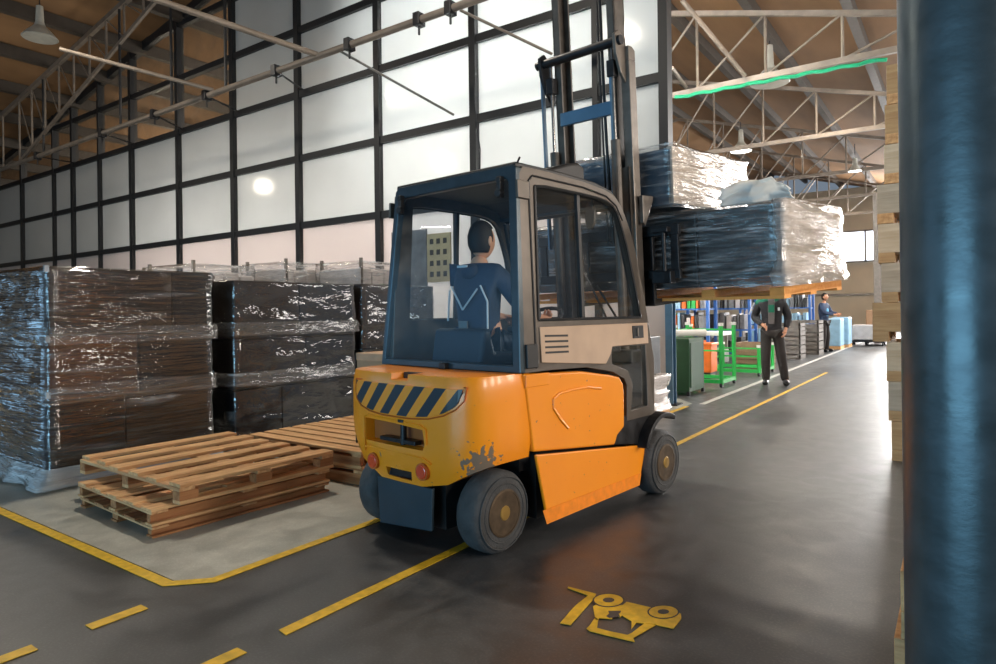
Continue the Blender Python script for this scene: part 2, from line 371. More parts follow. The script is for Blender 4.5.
# window wall (screen of frosted panes in black mullions)
ww = empty('window_1', (0, YW, 0)); tag(ww, kind='structure')
MUL = [-3.275,-4.305,-6.539,-8.768,-11.07,-13.35,-15.655,-17.98,-19.8,-21.5,-22.82,-25.29,-27.6,-30.,-32.4]
TRN = [3.13, 4.505, 5.82, 7.13, 8.44]
for i, x in enumerate(MUL):
    w = .13 if i in (0, 2, 3, 4, 5, 6, 7, 9, 11) else .085
    MB().box(x-w/2, x+w/2, -.10, .08, 2.7 if i == 0 else 0, roofz(x)-.02).build('mullion', MULL, ww)
for z in TRN:
    xl = -32.4 if z < 6 else (RX-(RZ-z)/.166)
    MB().box(max(xl, -32.4), -3.275, -.075, .06, z-.075, z+.055).build('transom', MULL, ww)
MB().box(-32.4, -3.275, -.07, .05, 0, .10).build('transom', MULL, ww)
# raking member along the roof line
MB().bar((-32.4, 0, roofz(-32.4)-.12), (RX, 0, RZ-.12), .14, .2).build('top_rail', MULL, ww)
MB().bar((RX, 0, RZ-.12), (-3.275, 0, roofz(-3.275)-.12), .14, .2).build('top_rail', MULL, ww)
for i in range(len(MUL)-1):
    a, b = MUL[i+1], MUL[i]
    MB().box(a+.03, b-.03, -.01, .02, .08, TRN[0]).build('wall_panel', PANELW, ww)
    zz = TRN+[20]
    for k in range(len(TRN)):
        z0, z1 = zz[k], zz[k+1]
        ta, tb = min(z1, roofz(a)-.2), min(z1, roofz(b)-.2)
        if max(ta, tb) <= z0+.1: continue
        pl_ = [(a+.03, z0), (b-.03, z0)]
        if tb > z0+.02: pl_.append((b-.03, tb))
        if ta > z0+.02: pl_.append((a+.03, ta))
        if len(pl_) < 3: continue
        MB().prism(pl_, 1, 0, .012).build('pane', CLEARP if (b < -11.2 and k >= 2) else FROST, ww)
# things fixed to the window wall low down: grey poster and notice board
nb = empty('notice_board', (-7.35, YW-.03, 2.25)); tag(nb, 'beige notice board with rows of dark marks on the white wall behind the forklift cab', 'notice board')
MB().box(-.26,.26,-.02,.02,-.42,.42).build('board', pbr('beige_board', (176,160,126), .7), nb, bevel=.004)
for i in range(3):
    for j in range(4): MB().box(-.19+i*.15,-.11+i*.15,-.025,-.021,-.33+j*.19,-.24+j*.19).build('printed_mark', pbr('dark_print', (60,54,48), .7), nb)
gp = MB().box(-.42,.42,-.015,.015,-.62,.62).build('wall_poster', pbr('grey_poster', (112,112,116), .7, var=.3, scale=4)); gp.location = (-8.05, YW-.03, 2.15)
tag(gp, 'tall grey poster on the white wall left of the beige notice board', 'poster')
dl = MB().box(-7.03,-6.99,YW-.035,YW-.02,.1,3.0).build('trim_2', MULL); tag(dl, kind='structure')
# blue steel post at the end of the window wall
po = empty('steel_post', (-3.24, YW-.02, 0)); tag(po, 'blue painted steel post at the right end of the white panel wall', 'post')
p = MB(); p.box(-.05,.05,-.07,-.055,.02,2.69); p.box(-.05,.05,.055,.07,.02,2.69); p.box(-.008,.008,-.055,.055,.02,2.69); p.build('column', BLUEST, po)
MB().box(-.12,.12,-.12,.12,0,.02).build('base_plate', DARK, po)

# roof trusses, every 6 m
def truss(Y, label, xl=-32., xr=7.):
    t = empty('roof_truss', (0, Y, 0)); tag(t, label, 'roof truss', 'steel trusses across the hall')
    MB().bar((xl,0,6.2),(xr,0,6.2), .10,.12).build('bottom_chord', TRUSS, t)
    tp = lambda x: roofz(x)-.55
    MB().bar((xl,0,tp(xl)),(RX,0,tp(RX)),.09,.11).build('top_chord', TRUSS, t)
    MB().bar((RX,0,tp(RX)),(min(xr,.8),0,tp(min(xr,.8))),.09,.11).build('top_chord', TRUSS, t)
    n = 0; x0 = -31.8+.05
    xs = []
    x = -4.75-1.45*18
    while x < .8: xs.append(x); x += 1.45
    for i, x in enumerate(xs):
        if tp(x) < 6.4: continue
        MB().cyl((x,0,6.2),(x,0,tp(x)), .032, seg=8).build('vertical', TRUSS, t)
        if i+1 < len(xs) and tp(xs[i+1]) > 6.4: MB().cyl((x,0,6.22),(xs[i+1],0,tp(xs[i+1])), .028, seg=8).build('diagonal', TRUSS, t)
    return t
truss(14.6, 'nearest roof truss right of the frosted window wall, with a green cable under it')
truss(20.6, 'second roof truss beyond the end of the frosted window wall')
truss(26.6, 'third roof truss from the window wall, in front of the far end trusses')
truss(32.6, 'second farthest roof truss towards the cream end wall')
truss(38.6, 'farthest roof truss near the cream end wall')
# truss right before the window wall: bottom tie and two raking chords with struts
YT = 7.28; ZT = 5.63
t = empty('roof_truss', (0, YT, 0)); tag(t, 'roof truss with long tie rail before the frosted window wall', 'roof truss', 'steel trusses across the hall')
MB().cyl((-31,0,ZT),(-4.2,0,ZT), .056, seg=12).build('bottom_chord', TRUSS, t)
topz = lambda x: roofz(x)-.38
lowz = lambda x: 5.65+(x+21.4)*.3248
MB().bar((-31,0,topz(-31)),(-13.0,0,topz(-13.0)),.09,.11).build('top_chord', TRUSS, t)
MB().bar((-21.4,0,5.65),(-12.6,0,lowz(-12.6)),.06,.08).build('inner_chord', TRUSS, t)
xs = [-21.4+.86*i for i in range(9)]
for i, x in enumerate(xs):
    MB().cyl((x,0,lowz(x)),(x,0,topz(x)),.026,seg=8).build('vertical', TRUSS, t)
    if i < 8: MB().cyl((x,0,topz(x)),(xs[i+1],0,lowz(xs[i+1])),.016,seg=8).build('diagonal', TRUSS, t)
for px in (-22.6,-23.8,-25.4,-27,-29.5): MB().cyl((px,0,ZT),(px,0,topz(px)),.026,seg=8).build('vertical', TRUSS, t)
for x in (-20.2,-16.5,-14.1,-12.1,-9.9,-8.0,-6.5,-5.9):
    MB().box(x-.06,x+.06,-.08,.08,ZT-.09,ZT+.10).box(x-.015,x+.015,-.015,.015,ZT-.22,ZT-.06).build('clamp', DARK, t, bevel=.008)
for x in (-19.8,-15.6,-13.4,-11.45): MB().cyl((x,0,ZT),(x,0,min(topz(x), 8.4)),.03,seg=8).build('hanger', MULL, t)
for (xa, xb) in ((-20.2,-21.5),(-16.5,-17.98),(-14.1,-15.655),(-12.1,-13.35),(-9.9,-11.07)):
    MB().cyl((xa,0,ZT),(xb+.25,1.33,5.84),.018,seg=8).build('wall_brace', MULL, t)
# struts that come from the tie rail towards the viewer's side of the hall
def strut(a, b, r, label, m=TRUSS):
    o = MB().cyl(a, b, r, seg=10).build('roof_strut', m); return tag(o, label, 'roof strut', 'long roof struts')
a = atY(318, 55, YT); b = atY(105, -18, 4.4)
strut(a, b, .05, 'thick roof strut that meets the tie rail before the frosted panes')
a = atY(213, 90, YT); b = atY(60, 49, 5.4)
strut(a, b, .04, 'thinner roof strut left of the thick one, crossing the raking truss')
a = atY(460, 10, YT); b = atY(552, 54, 8.5)
strut(a, b, .022, 'thin dark brace sloping down in front of the brightest panes', GREY)
a = atY(338, 50, YT); b = atY(454, 115, 8.5)
strut(a, b, .020, 'thin dark brace left of the hydraulic mast, ending at a transom', GREY)
a = atY(682, 0, 13.); b = atY(745, 76, 14.4)
strut(a, b, .05, 'roof strut sloping down to the nearest truss at right', TRUSS)
a = atY(672, 68, 13.); b = atY(686, 87, 14.4)
strut(a, b, .04, 'short roof strut beside the right end of the frosted window wall', TRUSS)
a = atY(675, 97, 14.3); b = atY(887, 58, 14.3)
g = MB()
N_ = 26
for i in range(N_):
    p0 = a.lerp(b, i/N_); p1 = a.lerp(b, (i+1)/N_)
    p0.z -= .035*math.sin(i*.9)**2; p1.z -= .035*math.sin((i+1)*.9)**2
    g.cyl(p0, p1, .04, seg=6)
tag(g.build('green_cable', GCAB), 'bright green cable hanging along the bottom of the nearest right-hand roof truss', 'cable')

# high bay lamps
def lamp(loc, r, label, lit=True, bell=False):
    e = empty('high_bay_lamp', loc); tag(e, label, 'ceiling lamp')
    MB().latheZ([(.02,.62*r/.3),(.07,.6*r/.3),(.085,.3*r/.3),(.12,.22*r/.3),(r*.75,.09*r/.3),(r,0),(r*.97,-.012),(r*.7,.06)], c=(0,0,0)).build('lamp_shade', ENAMEL, e, smooth=False)
    MB().latheZ([(r*.93,-.01),(r*.9,.0),(.0001,.002)]).build('lens', LAMPW if lit else ENAMEL, e)
    MB().cyl((0,0,.6*r/.3),(0,0,.95),.012).build('hanger', DARK, e)
    return e
lamp(atY(741,151,22), .34, 'lit round high-bay lamp above the load at right')
lamp(atY(770,83,15.6), .42, 'unlit large disc lamp under the second row of beams', False)
lamp(atY(855,171,26), .22, 'small lit lamp farthest away near the end wall')
lamp(atY(40,38,6.2), .36, 'unlit bell lamp high in the top left corner', False)

# ------------------------------------------------------------------ floor markings
def fmark(name, poly, m, label, cat='floor marking', group=None):
    return tag(MB().prism(poly, 2, .003, .0055).build(name, m), label, cat, group)
w = .055
fmark('floor_line', [(-34,1.64),(-3.14,1.63),(-2.97,1.80),(-2.97,8.6),(-3.03,8.6),(-3.03,1.82),(-3.16,1.69),(-34,1.70)], YEL, 'yellow line with rounded corner round the concrete storage bay')
fmark('floor_line', [(-2.30,1.67),(-2.24,1.66),(-2.165,14.5),(-2.215,14.5)], YEL, 'long yellow lane line running under the forklift down the aisle')
for i, (y0, y1, lb) in enumerate([(1.24,1.47,'short yellow dash nearest the bay corner'), (.74,1.045,'short yellow dash at the lower left edge of the floor')]):
    fmark('floor_dash', [(-3.02,y0),(-2.955,y0),(-2.955,y1),(-3.02,y1)], YEL, lb, group='yellow dashes')
fmark('floor_dash', [(-2.325,1.2),(-2.26,1.2),(-2.25,1.49),(-2.315,1.49)], YEL, 'short yellow dash below the start of the long yellow lane line', group='yellow dashes')
fmark('floor_line', [(-2.93,8.9),(-2.85,8.9),(-3.03,43),(-3.12,43)], WLINE, 'long white line along the edge of the parts area')
# dark resurfaced strip along the bay edge
for i,(a_,b_) in enumerate([((-5.3,1.72),(-4.4,1.80)),((-4.1,1.72),(-3.45,1.79))]):
    pass
# forklift pictogram painted on the aisle
S = 160/996.
def q(pts): return [tuple(fl(540+x*S, 570+y*S)[:2]) for x, y in pts]
pic = empty('floor_pictogram', tuple(fl(620, 615))); tag(pic, 'yellow forklift symbol with driver painted on the dark aisle floor', 'floor symbol')
def pp(name, pts, m=YEL, z0=.003, z1=.0055):
    o = MB().prism([(x-pic.location.x, y-pic.location.y) for x, y in q(pts)], 2, z0, z1).build(name, m, pic); return o
pp('mast', [(200,250),(225,225),(300,165),(172,118),(176,110),(325,148),(350,155),(335,185),(190,350),(125,338)])
pp('body', [(345,225),(330,235),(345,315),(360,320),(368,306),(450,312),(450,290),(500,300),(510,290),(570,325),(568,375),(600,335),(720,345),(735,352),(830,372),(880,310),(878,280),(860,272),(800,240),(690,240),(540,205),(515,225),(430,232),(360,215)])
pp('roof', [(290,372),(312,350),(345,300),(362,318),(355,368),(430,388),(545,412),(570,400),(650,340),(720,350),(580,430),(590,455),(430,418),(310,388)])
def ellip(cx, cy, rx_, ry_, n=28): return [(cx+rx_*math.cos(2*PI*i/n), cy+ry_*math.sin(2*PI*i/n)) for i in range(n)]
for (cx, cy) in ((427,196),(768,269)):
    wq = pp('wheel_gap', ellip(cx,cy,100,44), pbr('asphalt_gap', (52,53,54), .5), .0057, .0060)
    w1 = pp('wheel', ellip(cx,cy,90,38), YEL, .0062, .0066)
    w2 = pp('wheel_centre', ellip(cx,cy,36,15), pbr('asphalt_gap', (52,53,54), .5), .0068, .0071)
pp('driver_gap', [(425,262),(505,262),(500,275),(490,280),(500,300),(430,306),(412,295),(430,280)], pbr('asphalt_gap', (52,53,54), .5), .0057, .0060)

# ================================================================== FORKLIFT
YAW = math.radians(6.5)
FO = (-2.5168, 2.8826, 0)
fk = empty('forklift', FO, -YAW)
tag(fk, 'orange electric forklift with closed cab carrying a long wrapped load', 'forklift')
def fkp(x, y, z=0):
    return Vector((FO[0]+x*math.cos(YAW)+y*math.sin(YAW), FO[1]-x*math.sin(YAW)+y*math.cos(YAW), z))
# counterweight
cwp = [(.565,.22),(.565,-.03),(.55,-.10),(.515,-.165),(.455,-.215),(.37,-.235),(.18,-.25),(0,-.255)]
plan = cwp + [(-x, y) for x, y in reversed(cwp[:-1])]
bm = bmesh.new(); rows = []
def botz(x, y):
    ax = abs(x)
    if y > -.05 and ax > .5: return .50 if x > 0 else .56
    if x < -.28: return .365+(ax-.28)/.235*.20
    return .365 if ax < .30 else .365+(ax-.30)/.25*.13
for lv in range(7):
    row = []
    for (x, y) in plan:
        zb = botz(x, y); z = zb+(.965-zb)*lv/6
        sh = 0
        if lv == 0: sh = .035
        if lv == 1: sh = .01
        if lv == 6: sh = .02
        row.append(bm.verts.new((x*(1-sh), y+(.6*sh if y < 0 else 0), z-(.0 if lv < 6 else 0))))
    rows.append(row)
for k in range(6):
    for i in range(len(plan)-1): bm.faces.new((rows[k][i], rows[k][i+1], rows[k+1][i+1], rows[k+1][i]))
n = len(plan)
bm.faces.new(rows[6]); bm.faces.new(list(reversed(rows[0]))); bm.faces.new([rows[k][0] for k in range(7)]+[rows[k][-1] for k in range(6,-1,-1)])
mb = MB(); mb.bm.free(); mb.bm = bm
cw = mb.build('counterweight', ORANGE, fk)
cutm = MB().prism([(-.30,.695),(-.02,.69),(.20,.675),(.215,.60),(.20,.565),(-.30,.565)], 1, -.40, -.17).build('c1', ORANGE, fk); bpy.context.view_layer.update(); cut(cw, cutm)
cutm = MB().prism([(-.12,.435),(.10,.435),(.095,.385),(-.11,.388)], 1, -.40, -.20).build('c2', ORANGE, fk); bpy.context.view_layer.update(); cut(cw, cutm)
# notch in the top edge
cutm = MB().box(-.06,.08,-.4,-.12,.93,1.1).build('c3', ORANGE, fk); bpy.context.view_layer.update(); cut(cw, cutm)
b_ = cw.modifiers.new('bevel','BEVEL'); b_.width = .012; b_.segments = 3; b_.limit_method = 'ANGLE'; b_.angle_limit = math.radians(38)
bake(cw); smooth_angle(cw, 30)
MB().box(-.05,.07,-.16,-.125,.90,.965).build('notch_bracket', BLACK, cw)
# pocket linings, tow pin, lamps, stripe decal, mud flap
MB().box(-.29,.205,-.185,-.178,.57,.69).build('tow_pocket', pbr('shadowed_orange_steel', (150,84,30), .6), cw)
MB().cyl((.03,-.235,.575),(.03,-.235,.70),.018).cyl((.03,-.235,.70),(.03,-.235,.715),.032).box(-.16,.14,-.25,-.20,.582,.605).build('tow_pin', DARK, cw, bevel=.003)
MB().box(-.11,.095,-.215,-.205,.39,.43).build('vent_slot', DARK, cw)
for x in (-.225,.195):
    MB().cyl((x,-.262,.452),(x,-.235,.452),.038,.040,seg=28).build('tail_lamp', REDLENS, cw, bevel=.006)
    MB().cyl((x,-.256,.452),(x,-.235,.452),.047,seg=28).build('lamp_bezel', pbr('dark_orange_bezel', (190,92,20), .5), cw)
dec = [(-.385,.905),(.47,.905),(.46,.85),(.42,.81),(.35,.775),(.24,.75),(.10,.738),(-.13,.738),(-.25,.748),(-.33,.768),(-.38,.80),(-.395,.84)]
# the decal follows the slight curve of the rear face
bm = bmesh.new()
def rear_y(x):
    P_ = sorted([(a, b) for a, b in plan if b < -.1]); 
    for i in range(len(P_)-1):
        if P_[i][0] <= x <= P_[i+1][0]:
            t = (x-P_[i][0])/(P_[i+1][0]-P_[i][0]); return P_[i][1]*(1-t)+P_[i+1][1]*t
    return -.2
def dec_z(x):
    lo = None
    pts = dec[1:]+dec[:1]
    for i in range(len(pts)-1):
        a, b = pts[i], pts[i+1]
        if min(a[0], b[0]) <= x <= max(a[0], b[0]) and a[0] != b[0] and (a[1]+b[1])/2 < .9:
            t = (x-a[0])/(b[0]-a[0]); return a[1]*(1-t)+b[1]*t
    return .85
prev = None
for i in range(41):
    x = -.394+(.468+.394)*i/40; zb = min(.89, dec_z(x))
    v = [bm.verts.new((x, rear_y(x)-.009, zb)), bm.verts.new((x, rear_y(x)-.009+.003, .905)), bm.verts.new((x, rear_y(x)+.01, zb)), bm.verts.new((x, rear_y(x)+.012, .905))]
    if prev:
        bm.faces.new((prev[0], v[0], v[1], prev[1])); bm.faces.new((prev[2], prev[3], v[3], v[2])); bm.faces.new((prev[1], v[1], v[3], prev[3])); bm.faces.new((prev[0], prev[2], v[2], v[0]))
    prev = v
mb = MB(); mb.bm.free(); mb.bm = bm; mb.build('hazard_stripes', STRIPE, cw)
# pressed groove line round the decal
pts = [(x, rear_y(x)-.003, z) for x, z in [(-.40,.914),(.483,.914),(.472,.845),(.43,.80),(.355,.765),(.245,.738),(.10,.727),(-.13,.727),(-.26,.738),(-.345,.76),(-.395,.797),(-.408,.845),(-.40,.914)]]
MB().tube(pts, .0045, 6).build('decal_rim', pbr('dark_orange_bezel', (190,92,20), .5), cw)
pts = [(x, rear_y(x)-.003, z) for x, z in [(-.31,.50),(-.31,.70),(-.27,.715),(.18,.70),(.225,.68),(.23,.60)]]
MB().tube(pts, .006, 6).build('pocket_rim', ORANGE, cw)
pts = [(x, rear_y(x)-.001, z) for x, z in [(-.31,.52),(-.27,.535),(.20,.525),(.26,.50)]]
MB().tube(pts, .006, 6).build('pocket_rim', ORANGE, cw)
MB().prism([(-.235,.36),(.235,.36),(.225,.13),(-.215,.09)], 1, -.215, -.195).build('mud_flap', pbr('dark_blue_flap', (34,52,62), .55), fk, bevel=.006)
# chassis core
MB().box(-.50,.50,.34,1.45,.12,.93).box(-.46,.46,.24,1.55,.4,.93).box(-.24,.24,-.12,.25,.12,.5).build('chassis', BLACK, fk)
MB().cyl((-.42,.02,.22),(.42,.02,.22),.06).box(-.2,.2,-.05,.09,.15,.34).build('rear_axle', DARK, fk)
MB().cyl((-.5,1.63,.225),(.5,1.63,.225),.07).build('front_axle', DARK, fk)
# wheels
def wheel(x, y, r, wdt, side, name):
    e = empty(name, (x, y, r)); e.parent = fk
    w2 = wdt/2
    prof = [(-w2,r*.56),(-w2,r*.80),(-w2+.012,r*.93),(-w2+.035,r*.99),(-w2+.06,r),(w2-.06,r),(w2-.035,r*.99),(w2-.012,r*.93),(w2,r*.80),(w2,r*.56)]
    tr = MB().lathe(prof, seg=56).build('tyre', TYRE, e, smooth=True)
    for rr, dd in ((.86,.004),(.70,.003)):
        pts = [(side*(w2+dd*0), r*rr*math.cos(2*PI*i/40), r*rr*math.sin(2*PI*i/40)) for i in range(41)]
        MB().tube(pts, .004, 6).build('tyre_bead', TYRE, tr)
    s = side
    prof = [(s*(w2+.004),r*.575),(s*(w2+.006),r*.52),(s*(w2-.03),r*.47),(s*(w2-.045),r*.28),(s*(w2-.03),r*.26),(s*(w2-.03),.001)]
    MB().lathe(prof, seg=40).build('rim', RIM, e, smooth=False)
    MB().lathe([(s*(w2-.04),r*.21),(s*(w2+.0),r*.20),(s*(w2+.008),r*.16),(s*(w2+.01),.001)], seg=24).build('hub', HUB, e, smooth=False)
    for k in range(5):
        a = 2*PI*k/5; MB().cyl((s*(w2-.04),r*.36*math.cos(a),r*.36*math.sin(a)),(s*(w2-.015),r*.36*math.cos(a),r*.36*math.sin(a)),.012,seg=6).build('bolt', DARK, e)
    return e
wheel(.425,.055,.222,.17,1,'rear_wheel'); wheel(-.425,.055,.222,.17,-1,'rear_wheel')
wheel(.545,1.645,.225,.17,1,'front_wheel'); wheel(-.545,1.645,.225,.17,-1,'front_wheel')
# side panels
for s in (1, -1):
    a, b = (.52, .575) if s > 0 else (-.575, -.52)
    pn = MB().prism([(.155,.962),(.373,.950),(.70,.935),(1.02,.888),(1.13,.865),(1.178,.82),(1.188,.76),(1.187,.534),(1.10,.489),(1.066,.433),(.229,.527)], 0, a, b).build('battery_door', ORANGE, fk, bevel=.012, seg=3)
    xs_ = s*.577
    MB().tube([(xs_,.905,.812),(xs_,.75,.835),(xs_,.584,.833),(xs_,.47,.825),(xs_,.412,.80),(xs_,.412,.745),(xs_,.481,.67),(xs_,.549,.614)], .008, 8).build('door_pressing', ORANGE, pn)
    MB().box(min(s*.57,s*.58), max(s*.57,s*.58), .165,.372,.885,.955).build('filler_flap', ORANGE, pn, bevel=.004)
    MB().prism([(.249,.508),(1.454,.372),(1.445,.30),(1.366,.112),(.355,.106)], 0, (.555 if s > 0 else -.575), (.575 if s > 0 else -.555)).build('sill_panel', ORANGE, fk, bevel=.008)
    MB().prism([(.30,.19),(.335,.106),(1.366,.112),(1.39,.19)], 0, s*.577 if s > 0 else s*.579, s*.579 if s > 0 else s*.577).build('scuff_strip', pbr('scuffed_orange', (236,134,18), .55, var=.12, scale=25), fk)
    # dark front bodywork with fender
    MB().prism([(1.0,.50),(1.066,.433),(1.40,.385),(1.50,.41),(1.60,.50),(1.60,.60),(1.05,.60)], 0, a, b-(.004 if s > 0 else -.004)).build('front_body_panel', DARK, fk, bevel=.006)
    n_ = 12; out_, in_ = [], []
    for k in range(n_+1):
        t_ = math.radians(160-k*100/n_)
        out_.append((1.63+.30*math.cos(t_), .225+.315*math.sin(t_)+.04)); in_.append((1.63+.27*math.cos(t_), .225+.285*math.sin(t_)+.04))
    MB().prism(out_+list(reversed(in_)), 0, s*.44 if s > 0 else -.645, .645 if s > 0 else -.44).build('fender', DARK, fk, bevel=.005)
# cab
def lx(z): return .575-.045*max(0, z-1.0)/1.1        # half width, narrowing upwards
OUT = [(.160,.965),(.185,2.06),(.215,2.103),(.463,2.107),(.823,2.100),(1.05,2.082),(1.167,2.056),(1.24,2.00),(1.286,1.944),(1.36,1.82),(1.406,1.714),(1.488,1.438),(1.538,1.208),(1.598,.946),(1.594,.566),(1.22,.566),(1.225,.80),(1.19,.85),(1.05,.905),(.75,.955),(.40,.965)]
def side_prism(poly, s, t=.035, off=0.):
    m = MB(); 
    A = [m.bm.verts.new((s*(lx(z)+off), y, z)) for y, z in poly]; B = [m.bm.verts.new((s*(lx(z)+off-t), y, z)) for y, z in poly]; k = len(poly)
    m.bm.faces.new(A); m.bm.faces.new(list(reversed(B)))
    for i in range(k): j = (i+1) % k; m.bm.faces.new((A[i], B[i], B[j], A[j]))
    return m
WIN = [(.30,1.252),(.315,2.005),(.42,2.015),(.73,2.018),(.95,2.016),(1.062,2.005),(1.13,1.985),(1.184,1.945),(1.235,1.85),(1.293,1.72),(1.36,1.50),(1.428,1.252)]
LOW = [(1.05,1.062),(1.492,1.058),(1.50,.80),(1.496,.637),(1.27,.630),(1.30,.80),(1.24,.90),(1.05,.955)]
for s in (1, -1):
    fr_ = side_prism(OUT, s).build('door_frame', CAB, fk)
    for wn in (WIN, LOW):
        c_ = side_prism(wn, s, .2, .08).build('c', CAB, fk); bpy.context.view_layer.update(); cut(fr_, c_)
    b_ = fr_.modifiers.new('bevel','BEVEL'); b_.width = .005; b_.segments = 2; b_.limit_method = 'ANGLE'; b_.angle_limit = math.radians(40)
    side_prism(WIN, s, .006, -.015).build('side_window', GLASS, fk)
    side_prism(LOW, s, .006, -.015).build('lower_window', GLASS, fk)
    # black rubber seals
    pts = [(s*(lx(z)+.002), y, z) for y, z in WIN+WIN[:1]]
    MB().tube(pts, .009, 6).build('window_seal', BLACK, fk)
    pts = [(s*(lx(z)+.002), y, z) for y, z in [(.262,.985),(.262,2.03),(.30,2.062),(.80,2.062),(1.06,2.04),(1.18,1.99),(1.25,1.90)]]
    MB().tube(pts, .006, 6).build('door_seal', BLACK, fk)
    side_prism([(.735,1.25),(.735,2.015),(.765,2.015),(.765,1.25)], s, .02, -.003).build('window_divider', BLACK, fk)
    side_prism([(.30,1.212),(1.51,1.212),(1.514,1.068),(1.045,1.068),(1.02,1.02),(.963,.962),(.60,.99),(.305,1.013)], s, .01, .007).build('door_panel', BEIGE, fk, bevel=.004)
    for z in (1.16,1.128,1.096,1.066): side_prism([(.34,z-.004),(.56,z-.010),(.56,z+.002),(.34,z+.007)], s, .004, .0095).build('vent_slot', BLACK, fk)
    side_prism([(1.30,1.195),(1.44,1.195),(1.44,1.11),(1.30,1.11)], s, .012, .014).build('door_lock', BLACK, fk, bevel=.003)
    side_prism([(1.345,1.18),(1.36,1.18),(1.36,1.125),(1.345,1.125)], s, .012, .022).build('door_handle', GREY, fk)
    side_prism([(.15,2.02),(.25,2.02),(.25,1.92),(.15,1.92)], s, .02, .016).build('hinge', CAB, fk, bevel=.004)
    side_prism([(.17,1.12),(.265,1.12),(.265,.99),(.17,.99)], s, .02, .016).build('hinge', BLACK, fk, bevel=.004)
# rear frame of the cab
RO_ = [(-.615,.965),(-.49,2.085),(-.46,2.11),(.50,2.11),(.53,2.095),(.575,.965)]
RI_ = [(-.575,1.005),(-.452,2.02),(-.43,2.035),(.452,2.035),(.475,2.015),(.515,1.005)]
m = MB(); 
def sh(p, y): return (p[0], y+(p[1]-.965)*.04)
n = 6; a_ = [[m.bm.verts.new((p[0], y+(p[1]-.965)*.03, p[1])) for p in q_] for q_ in (RO_, RI_) for y in (.125,.175)]
for i in range(n):
    j = (i+1) % n
    m.bm.faces.new((a_[0][i], a_[0][j], a_[2][j], a_[2][i])); m.bm.faces.new((a_[1][j], a_[1][i], a_[3][i], a_[3][j]))
    m.bm.faces.new((a_[0][j], a_[0][i], a_[1][i], a_[1][j])); m.bm.faces.new((a_[2][i], a_[2][j], a_[3][j], a_[3][i]))
m.build('rear_frame', CABREAR, fk, bevel=.008)
m = MB(); RG = [(-.585,.995),(-.46,2.025),(.482,2.025),(.522,.995)]
A = [m.bm.verts.new((p[0], .120+(p[1]-.965)*.03, p[1])) for p in RG]; B = [m.bm.verts.new((p[0], .126+(p[1]-.965)*.03, p[1])) for p in RG]
m.bm.faces.new(A); m.bm.faces.new(list(reversed(B)))
for i in range(4): j = (i+1) % 4; m.bm.faces.new((A[i], B[i], B[j], A[j]))
m.build('rear_window', GLASSR, fk)
for x in (-.415,.43):
    e = MB().box(x-.014,x+.014,.125,.16,1.93,2.05).cyl((x,.115,1.955),(x,.15,1.955),.022).cyl((x,.12,2.03),(x,.15,2.03),.017).build('window_hinge', BLACK, fk, bevel=.004)
MB().box(-.03,.02,.09,.135,.965,1.0).build('window_latch', BLACK, fk, bevel=.004)
# roof
rf = MB().prism([(.165,2.09),(.17,2.125),(.60,2.13),(.95,2.12),(1.15,2.09),(1.27,2.0),(1.25,1.97),(1.13,2.05),(.95,2.085)], 0, -.49, .52).build('roof', BLACK, fk, bevel=.01)
MB().prism([(.42,2.12),(.62,2.17),(.82,2.235),(.95,2.265),(1.02,2.24),(1.02,2.10)], 0, .02, .40).build('roof_hatch', BLACK, fk, bevel=.02, seg=3)
MB().prism([(.85,2.10),(1.0,2.135),(1.15,2.10),(1.15,2.07)], 0, .12, .40).build('front_lamp_cover', BLACK, fk, bevel=.01)
MB().tube([(.50,.20,2.11),(.55,.17,2.14)], .006).build('aerial', BLACK, fk)
MB().tube([(.13,.3,2.13),(.135,.3,2.28),(.11,.3,2.42),(.09,.3,2.60),(.10,.3,2.72)], .0035, 6).build('aerial', BLACK, fk)
# front posts, cowl, dashboard, mirror, wiper
for s in (1,-1):
    MB().bar((s*.50,1.25,1.98),(s*.53,1.58,.95), .05,.05).build('front_pillar', BLACK, fk, bevel=.006)
MB().box(-.5,.5,1.42,1.56,.60,1.02).build('front_cowl', BLACK, fk, bevel=.01)
MB().box(-.42,.42,1.18,1.42,1.0,1.12).build('dashboard', BLACK, fk, bevel=.02)
MB().bar((-.5,1.22,2.02),(.5,1.22,2.02),.06).build('front_header', BLACK, fk)
m = MB(); m.lathe([(-.012,.03),(-.01,.055),(.01,.055),(.012,.03)], seg=24)
mi = m.build('mirror', BLACK, fk, smooth=False); mi.location = (.40,1.08,1.93); mi.scale = (1,.75,1.7); mi.rotation_euler = (0,0,math.radians(80))
MB().tube([(.40,1.10,2.02),(.36,1.16,2.06)], .008).build('mirror_arm', BLACK, fk)
MB().tube([(.30,1.50,1.15),(.16,1.42,1.50),(.10,1.37,1.62)], .008).tube([(.40,1.50,1.15),(.22,1.42,1.48)], .008).build('wiper', BLACK, fk)
# steering wheel and seat inside
pts = [(.0+.17*math.cos(2*PI*i/24), 1.02+.15*math.sin(2*PI*i/24), 1.25+.07*math.sin(2*PI*i/24)) for i in range(25)]
sw = MB().tube(pts, .014, 8); sw.cyl((0,1.02,1.25),(0,1.2,1.05),.025); sw.bar((-.16,1.02,1.25),(.16,1.02,1.25),.02); sw.build('steering_wheel', BLACK, fk)
MB().prism([(.22,.97),(.26,1.20),(.32,1.20),(.36,1.06),(.82,1.03),(.84,.97)], 0, -.25, .19).build('seat', pbr('dark_seat_vinyl', (30,44,58), .6), fk, bevel=.04, seg=4)
for x in (-.245, .19):
    MB().box(x-.035,x+.035,.50,.80,1.17,1.21).build('armrest', BLACK, fk, bevel=.012)
